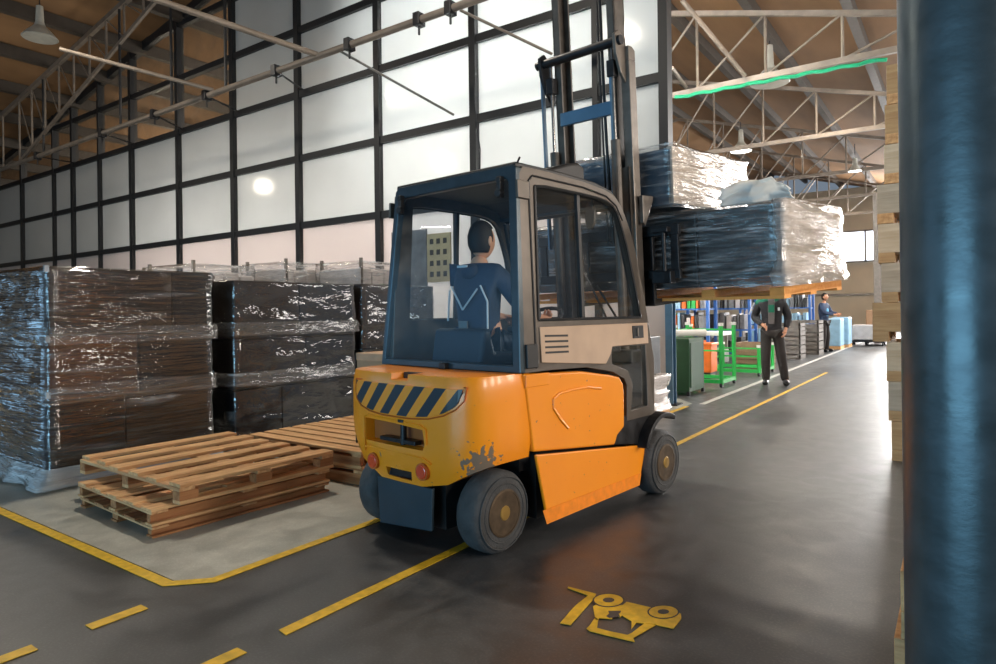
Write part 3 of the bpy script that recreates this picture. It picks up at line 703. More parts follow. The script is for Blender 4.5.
# mast, tilted back 3.4 degrees
ms = empty('mast', (0, 1.80, .20), rx=math.radians(3.4)); ms.parent = fk
for s in (1,-1):
    def ch(xc, y0, y1, w_, zt, nm, mt_):
        m = MB(); m.box(xc-w_/2,xc+w_/2,y0,y0+.018,0,zt).box(xc-w_/2,xc+w_/2,y1-.018,y1,0,zt); xi = xc+s*w_/2
        m.box(min(xi,xi-s*.014),max(xi,xi-s*.014),y0,y1,0,zt); return m.build(nm, mt_, ms)
    ch(s*.315+.03, -.06,.08,.075,2.15,'outer_rail',MASTM); ch(s*.245+.03,-.05,.10,.06,4.2,'inner_rail',MASTM)
    MB().cyl((s*.275+.03,-.10,.15),(s*.275+.03,-.10,2.35),.035,seg=16).build('lift_cylinder', MASTM, ms)
    MB().cyl((s*.275+.03,-.10,2.35),(s*.275+.03,-.10,3.05),.012,seg=16).build('piston_rod', CHROME, ms)
    MB().box(s*.275+.03-.03,s*.275+.03+.03,-.135,-.065,2.80,2.92).build('rod_clamp', DARK, ms, bevel=.006)
    MB().prism([(-.17,3.08),(-.11,3.12),(-.05,3.08),(.02,2.80),(-.02,2.74),(-.10,2.82),(-.16,2.95)], 0, s*.335+.03-.012, s*.335+.03+.012).build('head_bracket', GREY if s > 0 else DARK, ms, bevel=.004)
MB().box(.335,.405,-.035,.06,.3,2.92).prism([(-.035,2.92),(.06,2.92),(.06,3.0),(.02,3.02),(-.035,3.02)],0,.335,.405).build('side_cover', GREY, ms, bevel=.006)
MB().cyl((-.36,-.12,3.04),(.40,-.12,3.04),.034,seg=18).build('cross_tube', DARK, ms)
MB().box(-.20,.26,-.07,-.03,2.55,2.65).build('cross_brace', BLUEST, ms, bevel=.004)
MB().box(-.28,.34,.0,.05,.0,.12).build('cross_brace', DARK, ms, bevel=.004)
MB().tube([(.17,-.01,4.1),(.175,-.02,3.0),(.18,-.02,2.4),(.20,-.02,1.6)], .012, 8).tube([(.145,-.01,4.1),(.15,-.02,3.0),(.155,-.02,1.6)], .008, 8).build('hydraulic_hose', BLACK, ms)
MB().box(-.36,-.345,-.09,-.055,1.6,3.0).build('blue_strip', BLUEST, ms)
MB().box(.285,.30,-.12,-.08,1.6,2.85).build('blue_strip', BLUEST, ms)
MB().prism([(.0,1.94),(.16,1.94),(.15,1.90),(.03,1.72),(.0,1.74)],0,.42,.45).build('stay_bracket', GREY, ms, bevel=.004)
# carriage with forks
cz = 1.12
cg = MB(); cg.box(-.62,.66,.12,.16,cz+.20,cz+.27).box(-.62,.66,.12,.16,cz+.52,cz+.60)
for x in (-.58,-.16,.22,.62): cg.box(x-.03,x+.03,.125,.155,cz+.2,cz+.6)
for x in (-.58,-.29,0.03,.34,.62): pass
cg.build('carriage', DARK, ms, bevel=.004)
for x in (-.33,.37):
    MB().prism([(.16,cz+.60),(.20,cz+.60),(.205,cz+.055),(1.25,cz+.025),(1.25,cz+.01),(.16,cz-.0)],0,x-.055,x+.055).build('fork', DARK, ms, bevel=.004)
MB().cyl((.56,.08,cz+.24),(.56,.08,cz+.58),.016).box(.47,.62,.05,.13,cz+.17,cz+.26).box(.47,.60,.06,.13,cz+.54,cz+.58).build('side_shifter', DARK, ms, bevel=.006)

# ================================================================== WRAPPED GOODS
def film_shell(x0,x1,y0,y1,z0,z1, name, mat, parent, amp=.012, bands=(), flare=0., seed=0, ns=22, nz=46, top=True, off=.012):
    """film pulled tight round a rectangular load, with fine folds, rope-like bands and a flared foot"""
    cx, cy = (x0+x1)/2, (y0+y1)/2; hx, hy = (x1-x0)/2+off, (y1-y0)/2+off; r = .03
    per = []
    def side(p, q_, n_):
        for i in range(n_): t = i/n_; per.append((p[0]+(q_[0]-p[0])*t, p[1]+(q_[1]-p[1])*t))
    L = [((-hx+r,-hy),(hx-r,-hy)),((hx,-hy+r),(hx,hy-r)),((hx-r,hy),(-hx+r,hy)),((-hx,hy-r),(-hx,-hy+r))]
    for p, q_ in L: side(p, q_, ns); per.append(q_)
    bm = bmesh.new(); rows = []
    for k in range(nz+1):
        z = z0+(z1-z0)*k/nz; row = []
        for i, (px, py) in enumerate(per):
            nx = px/hx if abs(abs(px)-hx) < r+.001 else 0; ny = py/hy if abs(abs(py)-hy) < r+.001 else 0
            d = amp*(noise.noise(Vector((px*2.2+seed, py*2.2, z*22)))*.7+noise.noise(Vector((px*1.1, py*1.1+seed, z*5)))*1.1)
            for bz, bh in bands: 
                zz = bz+.05*noise.noise(Vector((px*1.7+seed*3, py*1.7, bz)))*2
                d += .018*math.exp(-((z-zz)/bh)**2)
            if flare: d += flare*max(0, 1-(z-z0)/.16)**1.5*(.7+.6*noise.noise(Vector((px*4+seed, py*4, 1))))
            row.append(bm.verts.new((cx+px+nx*d, cy+py+ny*d, z)))
        rows.append(row)
    n = len(per)
    for k in range(nz):
        for i in range(n): bm.faces.new((rows[k][i], rows[k][(i+1)%n], rows[k+1][(i+1)%n], rows[k+1][i]))
    if top: bm.faces.new(rows[-1])
    m = MB(); m.bm.free(); m.bm = bm; return m.build(name, mat, parent, smooth=True)
def pallet(parent, L, W, h, matd=WOODA, matx=WOODX, name_b='deck_board', nb_=6, stringers=True, boards_y=True, jit=.0, gp_=.55, t_=.022):
    """W across (x), L along (y); deck boards run along y"""
    t = t_
    bw = W/(nb_+ (nb_-1)*gp_); gap = bw*gp_
    for i in range(nb_):
        x0 = -W/2+i*(bw+gap); j = random.uniform(-jit, jit); k_ = (random.uniform(-.4,.4)*jit)
        MB().box(x0+k_,x0+bw+k_,-L/2+j,L/2+j,h-t,h).build('deck_board', matd, parent, bevel=.003)
    for y in (-L/2,-.05,L/2-.10): MB().box(-W/2,W/2,y,y+.10,h-2*t,h-t).build('cross_board', matx, parent, bevel=.003)
    for x in (-W/2,-.04,W/2-.08):
        if stringers: MB().box(x,x+(.045 if x != -.04 else .08),-L/2+.01,L/2-.01,t,h-2*t).build('stringer', WOODO, parent, bevel=.003)
        else:
            for y in (-L/2,-.06,L/2-.12): MB().box(x,x+.08,y,y+.12,t,h-2*t).build('block', WOODO, parent, bevel=.003)
        MB().box(x-.0,x+.085,-L/2,L/2,0,t).build('bottom_board', matd, parent, bevel=.003)
    return parent

# left tall load of cabinets, 1.33 m deep, near corner at (-5.6, 2.07)
def wrapped(x0,x1,y0,y1,z1,label,parts,bands,seed,flare=.04,z0=.02,film=FILM,amp=.012,group=None,palh=.13):
    e = empty('wrapped_load', ((x0+x1)/2,(y0+y1)/2,0)); tag(e, label, 'wrapped pallet load', group or 'film-wrapped loads on the bay floor')
    X0, X1, Y0, Y1 = x0-e.location.x, x1-e.location.x, y0-e.location.y, y1-e.location.y
    MB().box(X0+.03,X1-.03,Y0+.03,Y1-.03,palh-.03,palh).box(X0+.03,X0+.13,Y0+.03,Y1-.03,0,palh-.03).box(X1-.13,X1-.03,Y0+.03,Y1-.03,0,palh-.03).box(-.06,.06,Y0+.03,Y1-.03,0,palh-.03).build('pallet', WOODA, e)
    for (ya, yb, za, zb, m) in parts:
        MB().box(X0+.01,X1-.012,Y0+(Y1-Y0)*ya+.006,Y0+(Y1-Y0)*yb-.006,palh+(z1-palh)*za+.005,palh+(z1-palh)*zb-.005).build('cabinet', m, e, bevel=.006)
    film_shell(X0,X1,Y0,Y1,z0,z1,'stretch_film',film,e,amp,bands,flare,seed)
    return e
w1 = wrapped(-7.9,-5.6,2.07,3.40,1.69,'tall stretch-wrapped stack of brown and black cabinets at the far left, nearest the camera',
    [(0,.42,0,.34,PARTD),(.42,1,0,.34,PARTG),(0,.5,.34,.66,PARTB),(.5,1,.34,.66,PARTD),(0,.72,.66,1,PARTG),(.72,1,.66,1,PARTD)], ((1.12,.035),(.70,.035),(1.66,.02)), 1., .07)
for zz in (1.66,1.13,.71): MB().box(1.15,1.175,-.69,-.66,zz-.02,zz+.03).build('film_knot', FILMB, w1)
film_shell(-1.15,1.15,-.665,.665,.02,.16,'film_skirt',FILMB,w1,.03,(),.10,4.,nz=10,top=False,off=.02)
w2 = wrapped(-7.7,-5.6,3.62,5.13,1.635,'stretch-wrapped stack of black cabinets in the middle of the row behind the wooden pallets',
    [(0,.35,.0,.30,PARTD),(.35,1,0,.30,PARTD),(0,.55,.30,.62,PARTG),(.55,1,.30,.62,PARTD),(0,.5,.62,1,PARTG),(.5,1,.62,1,PARTD)], ((1.15,.03),(.66,.06)), 9., .03, film=FILM2, amp=.016)
for (e_, hx, hy, zz, sd) in ((w1,1.15,.665,1.09,61.),(w1,1.15,.665,.64,64.),(w2,1.05,.755,1.10,67.),(w2,1.05,.755,.62,70.)):
    film_shell(-hx,hx,-hy,hy,zz,zz+.13,'film_fold',FILMF,e_,.02,((zz+.12,.02),),0,sd,ns=20,nz=8,top=False,off=.035)
w3 = wrapped(-7.5,-5.6,5.24,6.5,1.645,'stretch-wrapped dark stack partly hidden behind the forklift cab',
    [(0,1,0,.5,PARTD),(0,1,.5,1,PARTG)], ((1.2,.03),(.7,.05)), 14., .03, film=FILM2)
# pale wrapped goods in the row behind, only their tops show
for i, (x0, x1, y0, y1, z1, lb) in enumerate([(-9.9,-8.6,4.9,5.9,2.02,'pale wrapped bundle behind the middle stack, leftmost of the white tops'),
        (-9.4,-8.3,6.2,7.0,2.10,'pale wrapped bundle behind the middle stack, second white top from the left'),
        (-8.2,-7.2,6.7,7.7,2.08,'pale wrapped bundle nearest the forklift cab, rightmost of the white tops')]):
    e = empty('wrapped_bundle', ((x0+x1)/2,(y0+y1)/2,0)); tag(e, lb, 'wrapped bundle', 'pale wrapped bundles behind the dark stacks')
    hx, hy = (x1-x0)/2, (y1-y0)/2
    MB().box(-hx+.05,hx-.05,-hy+.05,hy-.05,0,.14).build('pallet', WOODA, e)
    for k in range(4): MB().box(-hx+.04,hx-.04,-hy+.05+k*.5*hy,-hy+.02+(k+1)*.5*hy,.15,z1-.10-.04*(k%2)).build('white_part', pbr('white_goods', (206,200,198), .5), e, bevel=.02)
    for sx in (-1,1): MB().box(sx*(hx-.06)-.02,sx*(hx-.06)+.02,-hy+.06,-hy+.10,.15,z1+.05).build('corner_post', GREY, e)
    film_shell(-hx,hx,-hy,hy,.05,z1,'stretch_film',FILMT,e,.02,((z1-.1,.04),),0,20.+i*3,ns=10,nz=26)

# wooden pallets in front
st = (-4.37, 2.60)
def pal_at(x,y,z,rz,label,L,W,h,nb_,**k):
    e = empty('wooden_pallet', (x,y,z), rz); tag(e, label, 'pallet', 'empty wooden pallets'); return pallet(e, L, W, h, nb_=nb_, **k)
pal_at(-4.36,2.60,0.003,math.radians(-3.2),'bottom wooden pallet of the stack at the storage bay corner',1.25,1.08,.075,5,matd=WOODO,t_=.013)
pal_at(-4.35,2.59,.079,math.radians(-3.0),'middle wooden pallet of the stack at the storage bay corner',1.26,1.09,.098,5,matd=WOODA,gp_=.8,t_=.015)
tp_ = pal_at(-4.47,2.66,.178,math.radians(-1.5),'top wooden pallet with wide gaps, uppermost of the corner stack',1.14,1.40,.122,6,stringers=False,jit=.02,gp_=1.0)
pal_at(-4.35,3.98,0.003,math.radians(92),'bottom wooden pallet beside the forklift, behind the corner stack',1.3,1.15,.13,7,matd=WOODO)
pal_at(-4.37,3.99,.134,math.radians(90),'upper wooden pallet with close boards beside the forklift',1.4,1.18,.13,8,gp_=.3)
cb = empty('cardboard_box', (-3.62,3.98,.265)); tag(cb, 'tall plain brown cardboard box on the pallets behind the forklift counterweight', 'box')
MB().box(-.34,.30,-.34,.34,0,.70).build('box_body', CARD, cb, bevel=.004)
MB().box(-.345,.305,-.345,.345,.66,.72).build('lid', pbr('cardboard_lid', (196,158,126), .8), cb, bevel=.004)
MB().box(-.352,-.34,-.35,-.32,0,.70).build('edge_protector', PARTD, cb)
# low white wrapped stack and dark box by the post
lw = empty('wrapped_stack', tuple(fkp(0,0))); lw.location = (-3.25, 7.65, 0); tag(lw, 'low white plastic-wrapped stack on a small pallet beside the front wheel', 'wrapped stack')
MB().box(-.26,.26,-.3,.3,0,.10).build('pallet', WOODX, lw)
film_shell(-.25,.25,-.28,.28,.08,.50,'stretch_film',FILMW,lw,.03,((.3,.04),),.04,33.,ns=8,nz=20)
MB().box(-.24,.24,-.27,.27,.10,.48).build('white_sacks', pbr('white_goods', (206,200,198), .5), lw, bevel=.03)
db = MB().box(-.25,.22,-.22,.22,0,.46).build('dark_crate', PARTD, bevel=.01); db.location = (-3.27,7.60,.515); tag(db, 'plain dark grey box standing on the low white wrapped stack', 'box')

# ---- load on the forks: built in the frame of the tilted mast
TILT = math.radians(3.4)
base = fkp(0, 1.80, .20)
LM = Matrix.Translation(base) @ Matrix.Rotation(-YAW, 4, 'Z') @ Matrix.Rotation(TILT, 4, 'X')
def on_forks(name, loc):
    e = bpy.data.objects.new(name, None); C.objects.link(e); e.matrix_world = LM @ Matrix.Translation(Vector(loc)); return e
ld = on_forks('carried_load', (0.12, .28, cz+.03)); tag(ld, 'long black stretch-wrapped cabinet load carried crosswise on the forks', 'wrapped pallet load')
hw = 1.21; D = 1.42
pb = MB()
for y in (.0, .58, D-.14): pb.box(-hw,hw,y,y+.14,.0,.022)
pb.build('pallet_board', WOODP, ld)
for x in (-hw,-.62,.0,.62,hw-.10): MB().box(x,x+.10,.01,D,.022,.075).build('pallet_bearer', WOODP, ld)
for i in range(4):
    xa = -hw+.02+i*(2*hw-.04)/4; MB().box(xa+.004,xa+(2*hw-.04)/4-.004,.02,D-.36,.095,.65).build('cabinet', PARTD, ld, bevel=.008)
MB().box(hw-.02,hw,.0,D,.03,.085).build('pallet_side_board', WOODP, ld)
MB().box(-hw+.02,hw-.02,D-.345,D-.02,.095,.62).build('cabinet', pbr('white_goods', (206,200,198), .5), ld, bevel=.008)
MB().box(hw-.02,hw+.0,.03,D-.03,.10,.65).build('lit_side_sheet', FOAM, ld)  # added pale sheet: brightness of the side-lit face put into colour
film_shell(-hw,hw,0,D,.085,.67,'stretch_film',FILMT,ld,.016,((.13,.05),(.62,.04)),.03,41.,ns=34,nz=30)
film_shell(hw-.06,hw+.01,.01,D-.01,.085,.68,'lit_side_film',FILMW,ld,.016,((.2,.05),),.02,44.,ns=16,nz=26)  # whiter film on this side only, imitating the light from the right
u = on_forks('upper_load', (.10, .20, cz+.75)); tag(u, 'shorter stretch-wrapped crate riding on top of the long carried load', 'wrapped pallet load')
MB().box(-.47,.47,.03,1.45,.0,.42).build('crate', pbr('blue_lit_board', (60,84,104), .5, var=.3), u, bevel=.008)  # blue light on the rear face put into the board colour
MB().box(.44,.48,.03,1.45,.01,.43).build('lit_side_sheet', pbr('side_lit_board', (190,178,164), .6), u)  # added sheet, warm light from the right put into its pale colour
film_shell(-.48,.48,.02,1.46,-.02,.45,'stretch_film',FILMT,u,.014,((.0,.03),(.44,.02)),.0,51.,ns=20,nz=24)
# crumpled foam sheet
fs = on_forks('foam_sheet', (1.02, .75, cz+.735)); tag(fs, 'crumpled white foam sheet standing up on the right end of the carried load', 'foam sheet')
bm = bmesh.new(); G_ = []
NU, NV = 20, 12
for i in range(NU+1):
    col_ = []
    for j in range(NV+1):
        uu, vv = i/NU, j/NV
        h_ = .20*vv*(.55+.5*math.sin(uu*PI*1.05+.3)+.25*noise.noise(Vector((uu*4, 3, 1))))
        xx = -.28+uu*.56+.04*noise.noise(Vector((uu*3, vv*3, 7))); yy = -.05+.18*math.sin(uu*4.2)*(.3+vv)+.05*noise.noise(Vector((uu*5, vv*4, 2)))
        col_.append(bm.verts.new((xx, yy, max(.0, h_))))
    G_.append(col_)
for i in range(NU):
    for j in range(NV): bm.faces.new((G_[i][j], G_[i+1][j], G_[i+1][j+1], G_[i][j+1]))
m = MB(); m.bm.free(); m.bm = bm; s_ = m.build('sheet', FOAM, fs, smooth=True)
so = s_.modifiers.new('solid','SOLIDIFY'); so.thickness = .008

# ================================================================== PILLAR AND CRATES AT RIGHT
pa = ray(969, 300); pd = 1.68
pl_ = empty('steel_pillar', (pa[0]*pd, pa[1]*pd, 0)); tag(pl_, 'thick blue-grey galvanised round pillar close to the camera at right', 'pillar')
MB().cyl((0,0,.02),(0,0,roofz(.9)-.02),.150,seg=96).build('shaft', GALV, pl_, smooth=False); smooth_angle(bpy.data.objects[pl_.children[0].name], 40)
MB().cyl((0,0,0),(0,0,.02),.24,seg=48).build('base_plate', DARK, pl_, bevel=.004)
WBASE = wood('crate_wood', (176,136,92), (204,170,124), 0)
def crate_mesh(e, W, L, h, m1, m2):
    MB().box(0,W,0,.022,.085,h).box(0,W,L-.022,L,.085,h).box(0,.022,.022,L-.022,.085,h).box(W-.022,W,.022,L-.022,.085,h).build('side_boards', m1, e, bevel=.003)
    MB().box(.02,W-.02,.02,L-.02,.085,.11).build('bottom', m1, e)
    for x in (.0,W/2-.06,W-.12):
        MB().box(x,x+.12,-.004,L,.0,.02).build('runner', m2, e)
        for y in (-.004,L/2-.07,L-.14): MB().box(x,x+.12,y,y+.14,.02,.085).build('foot_block', m2, e, bevel=.003)
offs = [.09,.07,.06,-.04,.03,.01,.005,.06,.07,.085]
NC = 10; hh = .335
CW = [wood('crate_wood', (176,136,92), (204,170,124), 0), WOODW, wood('planed_spruce_grey', (170,156,136), (200,186,164), 0)]
for i in range(NC):
    e = empty('wooden_crate', (-.585+offs[i]+.01, 6.45, i*hh)); 
    pos = ['bottom','second from the floor','third from the floor','fourth from the floor','fifth from the floor','sixth from the floor','fourth from the top','third from the top','second from the top','topmost'][i]
    tag(e, 'pale wooden crate beyond the round pillar, %s of the tall stack' % pos, 'wooden crate', 'crates stacked behind the pillar')
    crate_mesh(e, 1.2, .8, hh-.004, CW[[0,2,1,0,2,1,2,1,0,0][i]], CW[0] if i < 6 else WOODA)
for i, (dx, h) in enumerate([(-.02,.24),(.0,.22),(.035,.20)]):
    e = empty('wooden_crate', (-.165+dx, 2.45, [0,.24,.46][i])); 
    tag(e, 'brown wooden crate low beside the foot of the round pillar, %s of three' % ['lowest','middle','top'][i], 'wooden crate', 'low crates beside the pillar')
    crate_mesh(e, 1.1, .7, h-.004, WOODA if i else WOODX, CW[0])

# ================================================================== PARTS AREA BEYOND THE WINDOW WALL
gc = empty('green_cabinet', (-3.62, 10.0, 0)); tag(gc, 'dark green sheet-metal bin with white pipe on top beside the blue post', 'cabinet')
MB().box(-.30,.30,-.35,.35,.06,.86).build('body', GREEND, gc, bevel=.01)
MB().box(.301,.31,-.30,.30,.12,.80).build('door', GREEND, gc, bevel=.004)
MB().cyl((-.34,-.36,.93),(.34,.3,.93),.055,seg=16).build('foam_pipe', FOAM, gc)
MB().box(-.30,-.26,-.35,-.31,0,.06).box(.26,.30,-.35,-.31,0,.06).box(.26,.30,.31,.35,0,.06).box(-.30,-.26,.31,.35,0,.06).build('feet', DARK, gc)
def cart(x, y, W, L, h, label):
    e = empty('green_cart', (x,y,0)); tag(e, label, 'cart', 'green tube carts')
    for sx in (0,1):
        for sy in (0,1): MB().cyl((sx*W,sy*L,.05),(sx*W,sy*L,h),.035,seg=10).build('post', GREEN, e)
    m = MB()
    for z in (.10,): m.bar((0,0,z),(W,0,z),.06).bar((0,L,z),(W,L,z),.06).bar((0,0,z),(0,L,z),.06).bar((W,0,z),(W,L,z),.06)
    m.build('base_frame', GREEN, e)
    m = MB(); m.bar((0,0,h*.55),(0,L,h*.55),.03).bar((0,L,h*.55),(W,L,h*.55),.03).bar((0,0,h-.08),(0,L,h-.08),.03).bar((0,L,h-.08),(W,L,h-.08),.03); m.build('rail', GREEN, e)
    for sx in (0,1):
        for sy in (0,1): MB().cyl((sx*W-.02,sy*L,.045),(sx*W+.02,sy*L,.045),.044,seg=14).build('caster', BLACK, e)
    for sx in (0,1):
        for sy in (0,1): MB().cyl((sx*W,sy*L,h),(sx*W,sy*L,h+.05),.045,seg=10).build('cap', FOAM, e)
    return e
cart(-4.05, 10.95, .82, .75, 1.02, 'bright green tube cart with white capped posts nearest the aisle')
cart(-5.3, 12.3, .8, .9, .95, 'second bright green cart behind the green cabinet')
cart(-4.15, 13.1, 1.0, 1.1, .55, 'low bright green cart behind the standing worker')
ob = empty('orange_bin', (-4.0,12.2,0)); tag(ob, 'orange plastic bin standing behind the green cart', 'bin'); ob.location=(-3.95,12.35,0)
MB().box(-.18,.18,-.2,.2,.12,.66).build('bin_body', ORP, ob, bevel=.02); MB().box(-.20,.20,-.22,.22,.62,.67).build('rim', ORP, ob, bevel=.01); MB().box(-.16,.16,-.18,.18,0,.12).build('dolly', DARK, ob)
wb = empty('white_workbench', (-5.2,14.7,0)); tag(wb, 'white workbench with pale front behind the green carts', 'workbench')
MB().box(-1.1,1.0,-.35,.35,.72,.80).build('worktop', FOAM, wb, bevel=.01); MB().box(-1.05,.95,-.30,.30,.12,.40).build('front_panel', pbr('pale_panel', (200,200,200), .6), wb, bevel=.01)
for sx in (-1.0,.9):
    MB().box(sx-.03,sx+.03,-.3,-.24,0,.72).build('leg', GREY, wb); MB().box(sx-.03,sx+.03,.24,.3,0,.72).build('leg', GREY, wb)
# blue racks hung with parts
def rack(x, y, W, L, h, label, cols, seed, rz=0):
    random.seed(seed)
    e = empty('storage_rack', (x,y,0), rz); tag(e, label, 'storage rack', 'blue parts racks')
    for sx in (0, .5, 1):
        for sy in (0,1): MB().box(sx*W-.035,sx*W+.035,sy*L-.035,sy*L+.035,0,h).build('upright', BLUE, e)
    for z in (.15,.75,1.3,h-.05): MB().box(0,W,0,L,z-.02,z+.02).build('shelf', BLUE, e)
    for z in (.17,.77,1.32):
        x_ = .06
        while x_ < W-.12:
            w_ = random.uniform(.05,.13); hh_ = random.uniform(.28,.46); m_ = random.choice(cols)
            MB().box(x_,x_+w_,.05,L-.1,z,z+hh_).build('stored_part', m_, e, bevel=.006); x_ += w_+random.uniform(.015,.05)
    return e
WG = pbr('white_goods', (206,200,198), .5); LB = pbr('pale_blue_film', (150,190,215), .4)
cols1 = [STEELG,DARK,WG,GREEN,ORP,STEELG,LB]; cols2 = [STEELG,DARK,DARK,STEELG,WG]; 
rack(-7.3, 15.6, 2.4, .6, 2.0, 'blue rack full of green, white and orange parts beyond the blue post', cols1, 3)
rack(-7.6, 17.4, 3.2, .6, 2.1, 'blue rack of dark metal profiles behind the standing worker', cols2, 5)
rack(-6.2, 23.3, 2.2, .6, 2.1, 'blue rack of pale parts to the right of the standing worker', [LB,WG,STEELG,LB,DARK], 8)
rack(-9.4, 18.6, 3.0, .6, 2.3, 'tall blue rack deepest in the parts area', cols2, 11)
# stacks of slatted crates
def slat(x, y, z, W, L, h, m_, label, grp):
    e = empty('slatted_crate', (x,y,z)); tag(e, label, 'crate', grp)
    m = MB(); m.box(0,W,0,L,.0,.02); m.build('base', m_, e)
    for k in range(2):
        z0 = .03+k*h*.48; MB().box(0,W,0,.02,z0,z0+h*.36).box(0,W,L-.02,L,z0,z0+h*.36).box(0,.02,0,L,z0,z0+h*.36).box(W-.02,W,0,L,z0,z0+h*.36).build('slat', m_, e)
    for (a, b) in ((0,0),(W-.04,0),(0,L-.04),(W-.04,L-.04)): MB().box(a,a+.04,b,b+.04,.02,h-.005).build('corner_post', m_, e)
GC = pbr('grey_crate_wood', (112,106,100), .7, var=.2); BC = pbr('brown_crate_wood', (126,100,76), .7, var=.2)
names = ['lowest','second','third','fourth','fifth']
for k in range(4): slat(-4.05,17.9,k*.23,.75,.7,.228,GC,'grey slatted crate, %s of the left-hand stack beyond the worker' % names[k],'grey slatted crates')
for k in range(4): slat(-3.92,19.9,k*.24,.72,.8,.238,GC,'grey slatted crate, %s of the stack nearest the white line' % names[k],'grey slatted crates')
for k in range(3): slat(-4.0,14.5,k*.19,.72,.6,.188,BC,'brown slatted crate, %s of the low stack just behind the worker' % names[k],'brown slatted crates')
for i, (px, Y, w_, h_, lb) in enumerate([(836,23.,.55,.95,'pale blue wrapped bundle beyond the grey crates, left one'),(845,24.2,.5,.98,'pale blue wrapped bundle beyond the grey crates, right one')]):
    c = atY(px, 320, Y); e = empty('wrapped_bundle', (c.x-.1,Y,0)); tag(e, lb, 'wrapped bundle', 'pale blue bundles')
    MB().box(-w_/2,w_/2,-.4,.4,.1,h_).build('part_pack', LB, e, bevel=.03); MB().box(-w_/2,w_/2,-.4,.4,0,.1).build('pallet', WOODA, e)
for i, (px, Y, w_, h_, m_, lb) in enumerate([(868,25.4,.9,.7,WG,'pale low cart near the end wall'),(880,26.2,.8,1.2,CARD,'brown box stack near the end wall')]):
    c = atY(px, 320, Y); e = empty('goods_cart', (c.x,Y,0)); tag(e, lb, 'cart')
    MB().box(-w_/2,w_/2,-.3,.3,.2,h_).build('cargo', m_, e, bevel=.03); MB().box(-w_/2-.05,w_/2+.05,-.35,.35,.12,.18).build('platform', DARK, e)
    for a in (-1,1): MB().cyl((a*w_/2-.03,-.3,.06),(a*w_/2+.03,-.3,.06),.06).cyl((a*w_/2-.03,.3,.06),(a*w_/2+.03,.3,.06),.06).build('wheel', BLACK, e)
cc = atY(878, 300, 27.2)
tag(MB().box(cc.x-.12,cc.x+.12,27.15,27.41,0,5.4).build('trim_3', GREY), kind='structure')

# ================================================================== PEOPLE
def skin_mesh(name, nodes, edges, mat, parent, sub=2, root=0):
    me = bpy.data.meshes.new(name); keys = list(nodes); idx = {k: i for i, k in enumerate(keys)}
    me.from_pydata([nodes[k][0] for k in keys], [(idx[a], idx[b]) for a, b in edges], [])
    o = bpy.data.objects.new(name, me); C.objects.link(o); me.materials.append(mat)
    sk = o.modifiers.new('skin', 'SKIN'); 
    for k in keys:
        r = nodes[k][1]; r = r if isinstance(r, tuple) else (r, r); me.skin_vertices[0].data[idx[k]].radius = r
    me.skin_vertices[0].data[root].use_root = True
    sb = o.modifiers.new('sub', 'SUBSURF'); sb.levels = sub; sb.render_levels = sub
    sk.use_smooth_shade = True
    bake(o); o.data.materials.clear(); o.data.materials.append(mat)
    for p_ in o.data.polygons: p_.use_smooth = True
    if parent: o.parent = parent
    return o
def add_to(o, mb):
    bm = bmesh.new(); bm.from_mesh(o.data); tmp = bpy.data.meshes.new('t'); mb.bm.to_mesh(tmp); mb.bm.free(); bm.from_mesh(tmp); bm.to_mesh(o.data); bm.free(); bpy.data.meshes.remove(tmp)
    for p_ in o.data.polygons: p_.use_smooth = True
def head_mb(c, yaw=0., pitch=0., s=1.):
    """head facing -Y before yaw; with jaw, nose, brow, ears"""
    m = MB(); bmesh.ops.create_uvsphere(m.bm, u_segments=28, v_segments=20, radius=1.)
    for v in m.bm.verts:
        x, y, z = v.co
        X = x*.077; Y = y*.096; Z = z*.118
        if z < 0: X *= 1-.28*(-z)**1.5; Y *= 1-.12*(-z)
        if y < 0 and z < -.2: Y -= .004
        # nose
        d = math.exp(-((X/.012)**2+((Z+.012)/.022)**2)) if y < 0 else 0; Y -= .022*d
        # eye sockets
        for sx in (-1,1):
            d = math.exp(-(((X-sx*.031)/.014)**2+((Z-.012)/.011)**2)) if y < 0 else 0; Y += .009*d
        d = math.exp(-((X/.024)**2+((Z+.055)/.007)**2)) if y < 0 else 0; Y -= .005*d
        v.co = (X, Y, Z)
    for sx in (-1,1):
        m2 = bmesh.ops.create_uvsphere(m.bm, u_segments=10, v_segments=8, radius=1.)
        for v in m2['verts']: v.co = (sx*.079+v.co.x*.009, .008+v.co.y*.018, -.005+v.co.z*.032)
    R_ = Matrix.Translation(Vector(c)) @ Matrix.Rotation(yaw, 4, 'Z') @ Matrix.Rotation(pitch, 4, 'X') @ Matrix.Scale(s, 4)
    bmesh.ops.transform(m.bm, matrix=R_, verts=m.bm.verts)
    return m
def hair_mb(c, yaw=0., pitch=0., s=1.):
    m = MB(); bmesh.ops.create_uvsphere(m.bm, u_segments=28, v_segments=20, radius=1.)
    kill = [v for v in m.bm.verts if (v.co.y < -.35 and v.co.z < .5) or v.co.z < -.72 or (v.co.z < -.2 and v.co.y < -.1)]
    bmesh.ops.delete(m.bm, geom=kill, context='VERTS')
    for v in m.bm.verts:
        x, y, z = v.co; k = 1+.02*noise.noise(Vector((x*9, y*9, z*9))); v.co = (x*.083*k, y*.103*k+.002, z*.127*k+.002)
    R_ = Matrix.Translation(Vector(c)) @ Matrix.Rotation(yaw, 4, 'Z') @ Matrix.Rotation(pitch, 4, 'X') @ Matrix.Scale(s, 4)
    bmesh.ops.transform(m.bm, matrix=R_, verts=m.bm.verts)
    return m
